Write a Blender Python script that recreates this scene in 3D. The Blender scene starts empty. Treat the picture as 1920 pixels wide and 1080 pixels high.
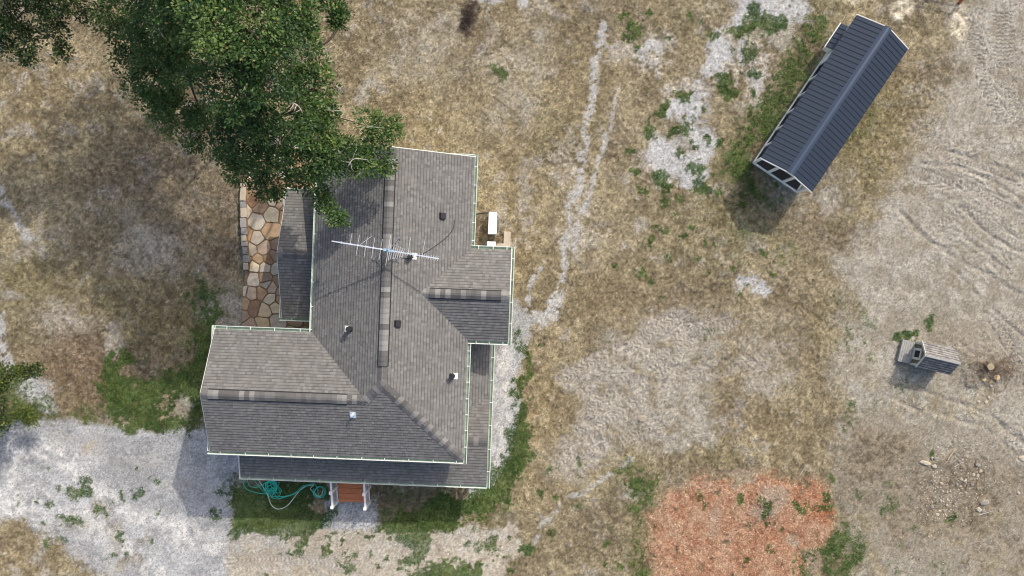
import bpy, math, random
import numpy as np
from mathutils import Vector, Matrix

random.seed(7)
rng = np.random.default_rng(11)
sc = bpy.context.scene
COL = sc.collection

# ------------------------------------------------------------------ camera, sky, sun, exposure
H = 40.0                      # flying height of the camera above the ground
PPM = 40.0                    # photograph pixels per metre on the ground
cam_d = bpy.data.cameras.new('camera')
cam = bpy.data.objects.new('camera', cam_d); COL.objects.link(cam)
cam.location = (0, 0, H)
cam.rotation_euler = (0, 0, 0)
cam_d.sensor_width = 36.0
cam_d.lens = 30.0
cam_d.clip_end = 3000
sc.camera = cam

SUN_EL = math.radians(43.5)
SX, SY = 0.56, 0.828          # horizontal direction towards the sun
world = bpy.data.worlds.new('World'); sc.world = world
world.use_nodes = True
wn = world.node_tree.nodes; wl = world.node_tree.links
sky = wn.new('ShaderNodeTexSky'); sky.sky_type = 'NISHITA'; sky.sun_disc = False
sky.sun_elevation = SUN_EL; sky.sun_rotation = math.atan2(SX, SY)
sky.air_density = 1.0; sky.dust_density = 4.0; sky.ozone_density = 1.0
wn['Background'].inputs['Strength'].default_value = 0.15
wl.new(sky.outputs[0], wn['Background'].inputs['Color'])
sun_d = bpy.data.lights.new('sun', 'SUN'); sun_d.energy = 2.2; sun_d.angle = math.radians(0.8)
sun_d.color = (1.0, 0.94, 0.85)
sun = bpy.data.objects.new('sun', sun_d); COL.objects.link(sun)
sdir = Vector((-SX*math.cos(SUN_EL), -SY*math.cos(SUN_EL), -math.sin(SUN_EL)))
sun.rotation_euler = sdir.to_track_quat('-Z', 'Y').to_euler()
sun.location = (20, 30, 60)
sc.view_settings.view_transform = 'Standard'
sc.view_settings.look = 'None'
sc.view_settings.gamma = 1.0
sc.cycles.filter_width = 1.1
sc.view_settings.exposure = 0.58

# ------------------------------------------------------------------ helpers
def W(px, py, h=0.0):
    """photograph pixel + height -> world point (the place is measured off the plumb view)"""
    k = (1 - h/H)/PPM
    return Vector(((px-960)*k, (540-py)*k, h))

def lin(r, g, b):
    def f(c):
        c /= 255.0
        return c/12.92 if c <= 0.04045 else ((c+0.055)/1.055)**2.4
    return (f(r), f(g), f(b))

MATS = {}
def mat(name, col=(0.5, 0.5, 0.5), rough=0.75, var=0.15, scale=9.0, bump=0.0, bscale=None, metal=0.0,
        attr=None, spec=0.3, fine=0.0, transl=0.0, coords='Object'):
    m = bpy.data.materials.new(name); m.use_nodes = True
    nt = m.node_tree; N = nt.nodes; L = nt.links
    b = N['Principled BSDF']
    b.inputs['Roughness'].default_value = rough
    b.inputs['Metallic'].default_value = metal
    b.inputs['Specular IOR Level'].default_value = spec
    tc = N.new('ShaderNodeTexCoord')
    no = N.new('ShaderNodeTexNoise'); no.inputs['Scale'].default_value = scale
    no.inputs['Detail'].default_value = 6; no.inputs['Roughness'].default_value = 0.65
    L.new(tc.outputs[coords], no.inputs['Vector'])
    mr = N.new('ShaderNodeMapRange')
    mr.inputs['From Min'].default_value = 0.28; mr.inputs['From Max'].default_value = 0.72
    mr.inputs['To Min'].default_value = 1-var; mr.inputs['To Max'].default_value = 1+var
    L.new(no.outputs['Fac'], mr.inputs['Value'])
    last = mr.outputs['Result']
    if fine > 0:
        n2 = N.new('ShaderNodeTexNoise'); n2.inputs['Scale'].default_value = scale*5.3
        n2.inputs['Detail'].default_value = 4; n2.inputs['Roughness'].default_value = 0.75
        L.new(tc.outputs[coords], n2.inputs['Vector'])
        m2 = N.new('ShaderNodeMapRange')
        m2.inputs['From Min'].default_value = 0.3; m2.inputs['From Max'].default_value = 0.7
        m2.inputs['To Min'].default_value = 1-fine; m2.inputs['To Max'].default_value = 1+fine
        L.new(n2.outputs['Fac'], m2.inputs['Value'])
        mm = N.new('ShaderNodeMath'); mm.operation = 'MULTIPLY'
        L.new(last, mm.inputs[0]); L.new(m2.outputs['Result'], mm.inputs[1]); last = mm.outputs[0]
    mx = N.new('ShaderNodeVectorMath'); mx.operation = 'SCALE'
    if attr:
        at = N.new('ShaderNodeAttribute'); at.attribute_name = attr
        L.new(at.outputs['Color'], mx.inputs[0])
    else:
        mx.inputs[0].default_value = col
    L.new(last, mx.inputs['Scale'])
    L.new(mx.outputs[0], b.inputs['Base Color'])
    if bump > 0:
        nb = N.new('ShaderNodeTexNoise'); nb.inputs['Scale'].default_value = bscale or scale*3
        nb.inputs['Detail'].default_value = 5; nb.inputs['Roughness'].default_value = 0.7
        L.new(tc.outputs[coords], nb.inputs['Vector'])
        bp = N.new('ShaderNodeBump'); bp.inputs['Strength'].default_value = bump
        bp.inputs['Distance'].default_value = 0.03
        L.new(nb.outputs['Fac'], bp.inputs['Height']); L.new(bp.outputs[0], b.inputs['Normal'])
    if transl > 0:
        tr = N.new('ShaderNodeBsdfTranslucent'); L.new(mx.outputs[0], tr.inputs['Color'])
        ms = N.new('ShaderNodeMixShader'); ms.inputs['Fac'].default_value = transl
        L.new(b.outputs[0], ms.inputs[1]); L.new(tr.outputs[0], ms.inputs[2])
        L.new(ms.outputs[0], N['Material Output'].inputs['Surface'])
    MATS[name] = m
    return m

def glass_mat(name, col):
    m = bpy.data.materials.new(name); m.use_nodes = True
    b = m.node_tree.nodes['Principled BSDF']
    no = m.node_tree.nodes.new('ShaderNodeTexNoise'); no.inputs['Scale'].default_value = 1.5
    b.inputs['Base Color'].default_value = (*col, 1); b.inputs['Roughness'].default_value = 0.06
    b.inputs['Specular IOR Level'].default_value = 0.6
    bp = m.node_tree.nodes.new('ShaderNodeBump'); bp.inputs['Strength'].default_value = 0.02
    m.node_tree.links.new(no.outputs['Fac'], bp.inputs['Height'])
    m.node_tree.links.new(bp.outputs[0], b.inputs['Normal'])
    MATS[name] = m
    return m

mat('shingle', attr='col', rough=0.95, var=0.07, scale=1.2, fine=0.10, bump=0.35, bscale=60, spec=0.15)
mat('roof_deck', (0.10, 0.09, 0.085), rough=0.9, var=0.1)
mat('vent_dark', (0.018, 0.018, 0.02), rough=0.7, var=0.2, scale=20)
mat('gutter', lin(208, 214, 203), rough=0.4, var=0.10, scale=3, fine=0.1)
mat('gutter_bed', lin(138, 154, 136), rough=0.6, var=0.35, scale=4, fine=0.3)
mat('white_paint', lin(226, 226, 222), rough=0.5, var=0.05, scale=5, fine=0.05)
mat('siding', lin(196, 198, 186), rough=0.6, var=0.06, scale=2)
mat('trim', lin(214, 217, 206), rough=0.55, var=0.06)
mat('tread_wood', lin(196, 122, 80), rough=0.7, var=0.14, scale=7, fine=0.12, bump=0.2)
mat('deck_grey', lin(140, 130, 118), rough=0.8, var=0.2, scale=8)
mat('metal_roof', lin(45, 54, 67), rough=0.5, var=0.07, scale=2.0, fine=0.05, metal=0.0, spec=0.3)
mat('metal_ridge', lin(54, 66, 84), rough=0.45, var=0.06, scale=2.0, metal=0.0, spec=0.35)
mat('coop_white', lin(232, 234, 230), rough=0.6, var=0.08, scale=6, fine=0.08)
mat('coop_dark', lin(62, 60, 58), rough=0.85, var=0.2)
mat('aluminium', lin(205, 210, 216), rough=0.35, var=0.05, metal=0.3, spec=0.5)
mat('steel_grey', lin(120, 126, 132), rough=0.45, var=0.1, metal=0.4)
mat('blue_plastic', lin(140, 170, 190), rough=0.5, var=0.1)
mat('black_rubber', (0.02, 0.02, 0.022), rough=0.6, var=0.2)
mat('unit_white', lin(238, 240, 242), rough=0.45, var=0.03, scale=3)
mat('unit_fin', lin(150, 154, 158), rough=0.6, var=0.15, scale=20)
mat('concrete', lin(172, 160, 142), rough=0.9, var=0.14, scale=5, fine=0.15, bump=0.2)
mat('stone', attr='col', rough=0.9, var=0.2, scale=4.5, fine=0.16, bump=0.6, bscale=14, spec=0.2)
mat('mortar', lin(124, 104, 80), rough=0.95, var=0.3, scale=5, fine=0.3, bump=0.4)
mat('wall_stone', lin(172, 162, 148), rough=0.9, var=0.22, scale=5, fine=0.15, bump=0.6, bscale=18)
mat('rock', lin(172, 161, 143), rough=0.92, var=0.22, scale=9, fine=0.15, bump=0.6, bscale=30)
mat('rock_grey', lin(140, 135, 125), rough=0.92, var=0.22, scale=9, fine=0.15, bump=0.6, bscale=30)
mat('clod', lin(152, 142, 124), rough=0.95, var=0.2, scale=7, fine=0.25, bump=0.9, bscale=18)
mat('rock_orange', lin(190, 164, 124), rough=0.92, var=0.25, scale=9, fine=0.15, bump=0.5, bscale=30)
mat('bark', lin(112, 100, 88), rough=0.95, var=0.3, scale=9, fine=0.2, bump=0.9, bscale=25)
mat('bark_dark', lin(62, 55, 48), rough=0.95, var=0.3, scale=9, fine=0.2, bump=0.9, bscale=25)
mat('dead_wood', lin(176, 168, 158), rough=0.9, var=0.2, scale=12, fine=0.2)
mat('twig', lin(120, 104, 86), rough=0.9, var=0.3, scale=12)
mat('stump_top', lin(146, 134, 106), rough=0.9, var=0.2, scale=16, fine=0.2)
mat('leaf', attr='col', rough=0.5, var=0.15, scale=1.2, transl=0.2, spec=0.35)
mat('blade', attr='col', rough=0.8, var=0.12, scale=1.5, transl=0.2, spec=0.2)
mat('chip', attr='col', rough=0.9, var=0.15, scale=3, spec=0.2)
mat('ground', attr='col', rough=0.97, var=0.14, scale=5.0, fine=0.32, bump=0.9, bscale=26, spec=0.1)
mat('hose_green', lin(60, 196, 168), rough=0.45, var=0.15, scale=3, spec=0.4)
mat('hose_white', lin(214, 216, 200), rough=0.45, var=0.08, scale=3, spec=0.4)
mat('grey_wood', lin(150, 148, 142), rough=0.9, var=0.22, scale=6, fine=0.22, bump=0.4, bscale=30)
mat('olive_wood', lin(108, 106, 88), rough=0.85, var=0.15, scale=6, fine=0.15)
mat('pale_trim', lin(188, 188, 178), rough=0.8, var=0.12, scale=6, fine=0.1)
mat('rust_paint', lin(122, 66, 44), rough=0.8, var=0.25, scale=8, fine=0.2)
glass_mat('pane_glass', (0.02, 0.025, 0.03))

def mesh_obj(name, verts, faces, material, parent=None, smooth=False, loc=None, col=None, rot=None):
    me = bpy.data.meshes.new(name)
    me.from_pydata([tuple(v) for v in verts], [], faces)
    if col is not None:
        a = me.attributes.new('col', 'FLOAT_COLOR', 'FACE')
        arr = np.ones((len(me.polygons), 4), dtype=np.float32); arr[:, :3] = np.asarray(col, dtype=np.float32)
        a.data.foreach_set('color', arr.ravel())
    if smooth:
        me.shade_smooth()
    me.materials.append(MATS[material] if isinstance(material, str) else material)
    o = bpy.data.objects.new(name, me); COL.objects.link(o)
    if parent: o.parent = parent
    if loc is not None: o.location = loc
    if rot is not None: o.rotation_euler = rot
    return o

def big_mesh(name, V, F, material, parent=None, col=None, domain='FACE', smooth=False):
    """numpy mesh; F is (n,3) or (n,4)"""
    me = bpy.data.meshes.new(name)
    n = F.shape[1]
    me.vertices.add(len(V)); me.vertices.foreach_set('co', np.ascontiguousarray(V, dtype=np.float32).ravel())
    me.loops.add(F.size); me.loops.foreach_set('vertex_index', np.ascontiguousarray(F, dtype=np.int32).ravel())
    me.polygons.add(len(F)); me.polygons.foreach_set('loop_start', np.arange(0, F.size, n, dtype=np.int32))
    me.update(calc_edges=True)
    if col is not None:
        a = me.attributes.new('col', 'FLOAT_COLOR', domain)
        arr = np.ones((len(col), 4), dtype=np.float32); arr[:, :3] = col
        a.data.foreach_set('color', arr.ravel())
    if smooth: me.shade_smooth()
    me.materials.append(MATS[material])
    o = bpy.data.objects.new(name, me); COL.objects.link(o)
    if parent: o.parent = parent
    return o

def empty(name, loc, rz=0.0):
    o = bpy.data.objects.new(name, None); COL.objects.link(o)
    o.empty_display_size = 0.3
    o.location = loc; o.rotation_euler = (0, 0, rz)
    return o

def tag(o, label=None, cat=None, group=None, kind=None):
    if label: o['label'] = label
    if cat: o['category'] = cat
    if group: o['group'] = group
    if kind: o['kind'] = kind
    return o

class MB:
    def __init__(s): s.v = []; s.f = []; s.c = []
    def add(s, vs, fs, c=None):
        n = len(s.v); s.v += [tuple(v) for v in vs]; s.f += [tuple(i+n for i in f) for f in fs]
        s.c += [c]*len(fs)
        return s
    def box(s, x0, x1, y0, y1, z0, z1, c=None):
        vs = [(x0,y0,z0),(x1,y0,z0),(x1,y1,z0),(x0,y1,z0),(x0,y0,z1),(x1,y0,z1),(x1,y1,z1),(x0,y1,z1)]
        fs = [(0,3,2,1),(4,5,6,7),(0,1,5,4),(1,2,6,5),(2,3,7,6),(3,0,4,7)]
        return s.add(vs, fs, c)
    def bar(s, p, q, w, t, up=(0,0,1)):
        """box beam from p to q, width w (sideways), thickness t (along up)"""
        p = Vector(p); q = Vector(q); d = (q-p).normalized(); up = Vector(up)
        sd = d.cross(up)
        if sd.length < 1e-4: sd = d.cross(Vector((1,0,0)))
        sd.normalize(); u = sd.cross(d).normalized()
        vs = []
        for b in (p, q):
            for a, c in ((-1,-1),(1,-1),(1,1),(-1,1)):
                vs.append(b + sd*a*w/2 + u*c*t/2)
        return s.add(vs, [(0,1,2,3),(7,6,5,4),(0,4,5,1),(1,5,6,2),(2,6,7,3),(3,7,4,0)])
    def tube(s, pts, radii, n=6, cap=True):
        pts = [Vector(p) for p in pts]
        if not hasattr(radii, '__len__'): radii = [radii]*len(pts)
        rings = []
        prev = None
        for i, p in enumerate(pts):
            d = (pts[min(i+1, len(pts)-1)] - pts[max(i-1, 0)])
            if d.length < 1e-9: d = Vector((0,0,1))
            d.normalize()
            if prev is None:
                a = d.cross(Vector((0,0,1)))
                if a.length < 0.1: a = d.cross(Vector((1,0,0)))
            else:
                a = prev - d*prev.dot(d)
                if a.length < 1e-4: a = d.cross(Vector((0.3,0.9,0.2)))
            a.normalize(); prev = a; b = d.cross(a)
            rings.append([p + (a*math.cos(2*math.pi*j/n) + b*math.sin(2*math.pi*j/n))*radii[i] for j in range(n)])
        vs = [v for r in rings for v in r]; fs = []
        for i in range(len(pts)-1):
            for j in range(n):
                fs.append((i*n+j, i*n+(j+1)%n, (i+1)*n+(j+1)%n, (i+1)*n+j))
        if cap:
            fs.append(tuple(range(n-1, -1, -1))); fs.append(tuple((len(pts)-1)*n+j for j in range(n)))
        return s.add(vs, fs)
    def prism(s, poly, z0, z1, c=None):
        """poly counter-clockwise list of (x,y)"""
        n = len(poly)
        vs = [(x,y,z0) for x,y in poly] + [(x,y,z1) for x,y in poly]
        fs = [tuple(range(n-1,-1,-1)), tuple(range(n,2*n))] + [(i,(i+1)%n,n+(i+1)%n,n+i) for i in range(n)]
        return s.add(vs, fs, c)
    def build(s, name, material, parent=None, smooth=False, loc=None, rot=None):
        col = s.c if s.c and s.c[0] is not None else None
        return mesh_obj(name, s.v, s.f, material, parent, smooth, loc, col, rot)

def spline(pts, n=8):
    """Catmull-Rom through points"""
    P = [Vector(p) for p in pts]; P = [P[0]*2-P[1]] + P + [P[-1]*2-P[-2]]
    out = []
    for i in range(1, len(P)-2):
        a, b, c, d = P[i-1:i+3]
        for k in range(n):
            t = k/n
            out.append(0.5*((2*b) + (c-a)*t + (2*a-5*b+4*c-d)*t*t + (3*b-a-3*c+d)*t**3))
    out.append(P[-2]); return out

# ------------------------------------------------------------------ procedural noise on arrays
def vnoise(x, y, seed):
    r = np.random.default_rng(seed); T = r.random((256, 256)).astype(np.float32)
    xi = np.floor(x).astype(np.int64); yi = np.floor(y).astype(np.int64)
    fx = (x-xi).astype(np.float32); fy = (y-yi).astype(np.float32)
    fx = fx*fx*(3-2*fx); fy = fy*fy*(3-2*fy)
    a = T[xi & 255, yi & 255]; b = T[(xi+1) & 255, yi & 255]; c = T[xi & 255, (yi+1) & 255]; d = T[(xi+1) & 255, (yi+1) & 255]
    return (a*(1-fx)+b*fx)*(1-fy) + (c*(1-fx)+d*fx)*fy
def fbm(x, y, seed, scale, octv=4, rough=0.55):
    s = 0; amp = 1; tot = 0
    for o in range(octv):
        s = s + amp*vnoise(x*scale*(2**o)+17.3*o, y*scale*(2**o)+5.1*o, seed+o); tot += amp; amp *= rough
    return s/tot
def sstep(a, b, x):
    t = np.clip((x-a)/(b-a), 0, 1); return t*t*(3-2*t)

# ------------------------------------------------------------------ ground layout (pixel units of the plumb view = 25 mm)
class Layout:
    """layers of soil, gravel, mulch and grass on a regular grid of ground points"""
    def __init__(s, xs, ys):
        s.xs, s.ys = xs, ys
        X, Y = np.meshgrid(xs, ys); x = X.astype(np.float32); y = Y.astype(np.float32)
        s.px = x*PPM+960; s.py = 540-y*PPM; s.x = x; s.y = y
        n = lambda seed, sc_, o=4, r=0.55: fbm(x, y, seed, sc_, o, r)
        s.nA = n(1, 0.22); s.nB = n(20, 0.8); s.nC = n(40, 2.6, 4, 0.62); s.nD = n(60, 6.0, 3, 0.75); s.nE = n(66, 11.0, 1)
        s.nF = n(70, 1.5, 4, 0.65)
        s.rnd = np.random.default_rng(5).random(x.shape).astype(np.float32)
        s.ox = (n(80, 0.9, 4, 0.62)-0.5)*60 + (s.nD-0.5)*30
        s.oy = (n(90, 0.9, 4, 0.62)-0.5)*60 + (n(95, 6.0, 3, 0.75)-0.5)*30
    def win(s, x0, x1, y0, y1):
        st = float(s.xs[1]-s.xs[0])
        i0 = int(max(0, ((x0-960)/PPM-s.xs[0])/st)); i1 = int(min(len(s.xs), ((x1-960)/PPM-s.xs[0])/st+2))
        j0 = int(max(0, ((540-y1)/PPM-s.ys[0])/st)); j1 = int(min(len(s.ys), ((540-y0)/PPM-s.ys[0])/st+2))
        return (slice(j0, max(j0, j1)), slice(i0, max(i0, i1)))
    def poly(s, pts, soft=14, warp=1.0):
        pad = soft+50*warp
        w = s.win(min(p[0] for p in pts)-pad, max(p[0] for p in pts)+pad, min(p[1] for p in pts)-pad, max(p[1] for p in pts)+pad)
        X = s.px[w]+s.ox[w]*warp; Y = s.py[w]+s.oy[w]*warp
        n = len(pts); d2 = np.full(X.shape, 1e12, dtype=np.float32); ins = np.zeros(X.shape, dtype=bool)
        for i in range(n):
            ax, ay = pts[i]; bx, by = pts[(i+1) % n]; ex, ey = bx-ax, by-ay
            t = np.clip(((X-ax)*ex+(Y-ay)*ey)/(ex*ex+ey*ey+1e-9), 0, 1)
            d2 = np.minimum(d2, (X-ax-t*ex)**2+(Y-ay-t*ey)**2)
            ins ^= ((ay > Y) != (by > Y)) & (X < (bx-ax)*(Y-ay)/(by-ay+1e-12)+ax)
        out = np.zeros_like(s.px); out[w] = sstep(-soft, soft, np.sqrt(d2)*np.where(ins, 1, -1)); return out
    def line(s, pts, width, soft=8, warp=1.0):
        pad = width+soft+50*warp
        w = s.win(min(p[0] for p in pts)-pad, max(p[0] for p in pts)+pad, min(p[1] for p in pts)-pad, max(p[1] for p in pts)+pad)
        X = s.px[w]+s.ox[w]*warp; Y = s.py[w]+s.oy[w]*warp
        d2 = np.full(X.shape, 1e12, dtype=np.float32)
        for (ax, ay), (bx, by) in zip(pts[:-1], pts[1:]):
            ex, ey = bx-ax, by-ay
            t = np.clip(((X-ax)*ex+(Y-ay)*ey)/(ex*ex+ey*ey+1e-9), 0, 1)
            d2 = np.minimum(d2, (X-ax-t*ex)**2+(Y-ay-t*ey)**2)
        out = np.zeros_like(s.px); out[w] = 1-sstep(width/2-soft, width/2+soft, np.sqrt(d2)); return out
    def stamp(s, tgt, cx, cy, rx, ry=None, st=1.0, soft=0.4, warp=1.0):
        ry = ry or rx; pad = 50*warp
        w = s.win(cx-rx*1.6-pad, cx+rx*1.6+pad, cy-ry*1.6-pad, cy+ry*1.6+pad)
        d = np.sqrt(((s.px[w]+s.ox[w]*warp-cx)/rx)**2+((s.py[w]+s.oy[w]*warp-cy)/ry)**2)
        tgt[w] = np.maximum(tgt[w], (1-sstep(1-soft, 1+soft, d))*st)
    def blob(s, cx, cy, rx, ry=None, soft=0.4, warp=1.0):
        o = np.zeros_like(s.px); s.stamp(o, cx, cy, rx, ry, 1.0, soft, warp); return o
    def blobs(s, lst, soft=0.4, warp=1.0):
        o = np.zeros_like(s.px)
        for b in lst: s.stamp(o, b[0], b[1], b[2], b[3] if len(b) > 3 else None, b[4] if len(b) > 4 else 1.0, soft, warp)
        return o
    def treads(s, pts, width, period=6.4, curve=0.0):
        """crawler track print: mask and signed bar pattern"""
        best = np.full(s.px.shape, 1e12, dtype=np.float32); along = np.zeros_like(s.px); off = np.zeros_like(s.px); L0 = 0
        for (ax, ay), (bx, by) in zip(pts[:-1], pts[1:]):
            ex, ey = bx-ax, by-ay; Ls = math.hypot(ex, ey)
            t = np.clip(((s.px-ax)*ex+(s.py-ay)*ey)/(Ls*Ls), 0, 1)
            qx, qy = s.px-ax-t*ex, s.py-ay-t*ey; d2 = qx*qx+qy*qy
            w = d2 < best
            best = np.where(w, d2, best); along = np.where(w, L0+t*Ls, along); off = np.where(w, (qx*ey-qy*ex)/Ls, off); L0 += Ls
        d = np.sqrt(best)
        m = (1-sstep(width/2-3, width/2+3, d+(s.nC-0.5)*14))*sstep(0.36, 0.50, s.nF+0.06)
        return m, np.sin((along+curve*off*off/width+(s.nC-0.5)*4)*2*math.pi/period)
    def run(s):
        g = {}
        P, Ln = s.poly, s.line
        # ---- gravel
        drive = P([(-200,792),(120,790),(200,800),(300,806),(380,796),(470,850),(440,905),(432,985),(426,1080),(420,1250),(-200,1250)], 8, 0.5)
        isl = P([(-200,968),(40,975),(95,1000),(125,1045),(205,1090),(240,1250),(-200,1250)], 16, 1.0)
        isl = np.maximum(isl, s.blobs([(190,960,24,20,.5),(215,1010,20,30,.55),(245,1060,30,14,.6),(275,1020,14,10,.5),(140,985,24,14,.5)], .6, .9))
        g['drive'] = drive*(1-isl)
        g['side'] = P([(880,590),(965,560),(1000,600),(985,640),(968,690),(975,760),(972,800),(955,860),(935,905),(880,930)], 7, 0.4)
        g['foot'] = P([(612,930),(705,930),(712,985),(640,1000),(612,985)], 8, 0.6)
        thin = np.zeros_like(s.px)
        for pts, w in (([(1132,45),(1128,75),(1112,120),(1106,215)], 17), ([(1128,88),(1150,92)], 13), ([(1102,230),(1094,280),(1084,305)], 12), ([(1090,285),(1084,350),(1062,390)], 15), ([(1158,170),(1140,240)], 6), ([(1136,250),(1118,320),(1098,395)], 9),
                       ([(1062,385),(1072,430),(1056,480),(1048,560),(1040,600)], 15), ([(1115,330),(1085,430),(1078,470)], 10), ([(1045,560),(1020,600),(985,585)], 24), ([(1010,500),(990,570),(985,640)], 12),
                       ([(1190,862),(1170,872)], 9), ([(1140,888),(1070,932)], 8), ([(1055,950),(1020,985),(1000,1010)], 6), ([(0,600),(5,660),(20,690)], 22), ([(-10,330),(20,400),(60,450)], 14)):
            thin = np.maximum(thin, Ln(pts, w*.9, 4, 0.45))
        thin = thin*sstep(0.40, 0.49, s.nC*.5+s.nD*.5+0.04)
        pat = s.blobs([(1300,225,30,40),(1270,300,56,34),(1240,285,30,30),(1312,190,18,24),(1322,275,22,40),(1345,95,28,30),(1430,12,58,34),(1390,35,22,20),(1480,15,38,26),(1400,520,26,14),(1425,545,14,16),(1320,325,16,18),(62,730,28,34),(80,760,22,14),(990,10,14,10),(915,5,30,8),(1268,215,16,14),(1215,100,26,16,.8),(1330,130,16,18),(1400,95,16,22,.9),(1345,60,18,16,.9),(1420,150,14,26,.8),(1290,335,20,16),(1305,160,14,10,.8)], .35, .9)
        g['patch'] = pat
        g['pat'] = np.maximum(thin, pat*sstep(0.30, 0.42, s.nC+0.09))
        pale = s.blobs([(1210,105,46,26),(1245,90,24,20),(1160,95,22,16,.7),(1390,120,22,40),(1435,120,26,44),(1415,175,18,26),(1335,130,24,30),(1260,170,24,14),(1230,250,14,24),(1330,345,20,24),(1235,320,24,30),(1190,300,20,20,.7),(1285,150,22,14,.8),(1490,50,24,16,.8),(1365,60,22,24,.8),
                        (1072,300,30,60,.6),(1090,420,34,70,.55),(940,110,40,60,.4),(790,60,60,40,.35),(1150,90,40,16,.6),(980,140,40,50,.4)], .6, 1.1)
        g['pale'] = pale*sstep(0.40, 0.56, s.nC*.6+s.nF*.4+.03)
        # ---- bare soil
        g['right'] = P([(1850,-200),(1800,110),(1750,230),(1705,340),(1610,440),(1565,510),(1590,590),(1570,700),(1610,800),(1590,900),(1615,1000),(1590,1250),(2300,1250),(2300,-200)], 45, 1.3)
        g['mid'] = P([(1050,700),(1110,665),(1190,610),(1255,585),(1350,595),(1375,680),(1330,720),(1345,800),(1280,845),(1190,835),(1110,855),(1040,880),(1050,820),(1100,770)], 34, 1.5)
        g['bottom'] = P([(428,985),(560,992),(620,985),(700,985),(760,992),(860,992),(955,988),(985,1015),(930,1070),(880,1250),(425,1250)], 10, 0.9)
        g['spots'] = s.blobs([(1450,40,40,40),(1560,365,45,28),(225,635,18,32),(338,762,20,16),(215,786,18,10),(385,565,16,34),(270,460,34,36),(255,430,20,30),(960,190,50,60,.6),(790,110,70,50,.5),(1180,930,30,16),(430,575,24,60),(1690,18,24,22),(1800,45,18,34),
                               (1230,720,60,40),(1440,700,40,40),(1200,430,14,14),(690,170,16,22),(20,560,30,14),(60,470,30,16),(120,600,30,16),(1585,860,18,90),(1600,960,14,60),(840,40,40,30,.5),(1010,80,40,50,.5),(1440,640,60,50,.5)], .6, 1.1)
        # ---- red mulch
        g['mulch'] = P([(1228,945),(1262,925),(1300,898),(1330,905),(1400,915),(1445,893),(1475,903),(1520,897),(1550,918),(1562,955),(1552,1010),(1520,1030),(1500,1070),(1490,1250),(1235,1250),(1222,1010)], 18, 0.9)*sstep(.30, .42, s.nC+.08)
        # ---- green grass
        gr = np.zeros_like(s.px)
        for pts, so, st in (([(188,690),(240,650),(275,690),(335,690),(350,650),(372,590),(420,560),(404,625),(390,690),(382,800),(330,806),(195,803)], 24, .84),
                        ([(330,520),(380,505),(440,540),(395,600),(340,600)], 22, 0.62), ([(432,905),(620,900),(640,965),(615,995),(560,1025),(500,1002),(432,1008)], 12, 0.80),
                        ([(690,985),(780,955),(850,925),(915,900),(955,850),(968,790),(996,770),(1000,830),(988,890),(955,940),(905,972),(850,992),(760,1000)], 12, 1.15), ([(940,900),(1010,830),(1015,900),(960,980),(860,995),(880,940)], 24, .5),
                        ([(690,905),(790,905),(830,960),(760,1000),(700,985)], 14, 0.5),
                        ([(1505,10),(1565,28),(1548,110),(1485,225),(1425,300),(1430,350),(1510,372),(1470,400),(1400,395),(1350,330),(1365,250),(1445,140)], 34, 0.66),
                        ([(725,1000),(790,985),(812,1010),(800,1060),(760,1062)], 12, 0.72), ([(770,1070),(900,1055),(900,1120),(770,1120)], 12, 0.8),
                        ([(-50,690),(60,690),(110,760),(120,800),(-50,800)], 16, 0.6), ([(1190,900),(1250,890),(1235,940),(1215,960),(1205,1000),(1225,1050),(1215,1120),(1190,1120)], 14, 0.66),
                        ([(1540,1010),(1600,960),(1610,1120),(1540,1120)], 16, 0.62), ([(1480,1035),(1530,1000),(1545,1040),(1490,1100)], 10, 0.6), ([(120,770),(200,770),(200,800),(120,795)], 10, .6), ([(1600,180),(1660,150),(1640,260),(1570,330)], 30, .5)):
            gr = np.maximum(gr, P(pts, so, 1.1)*st)
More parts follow.
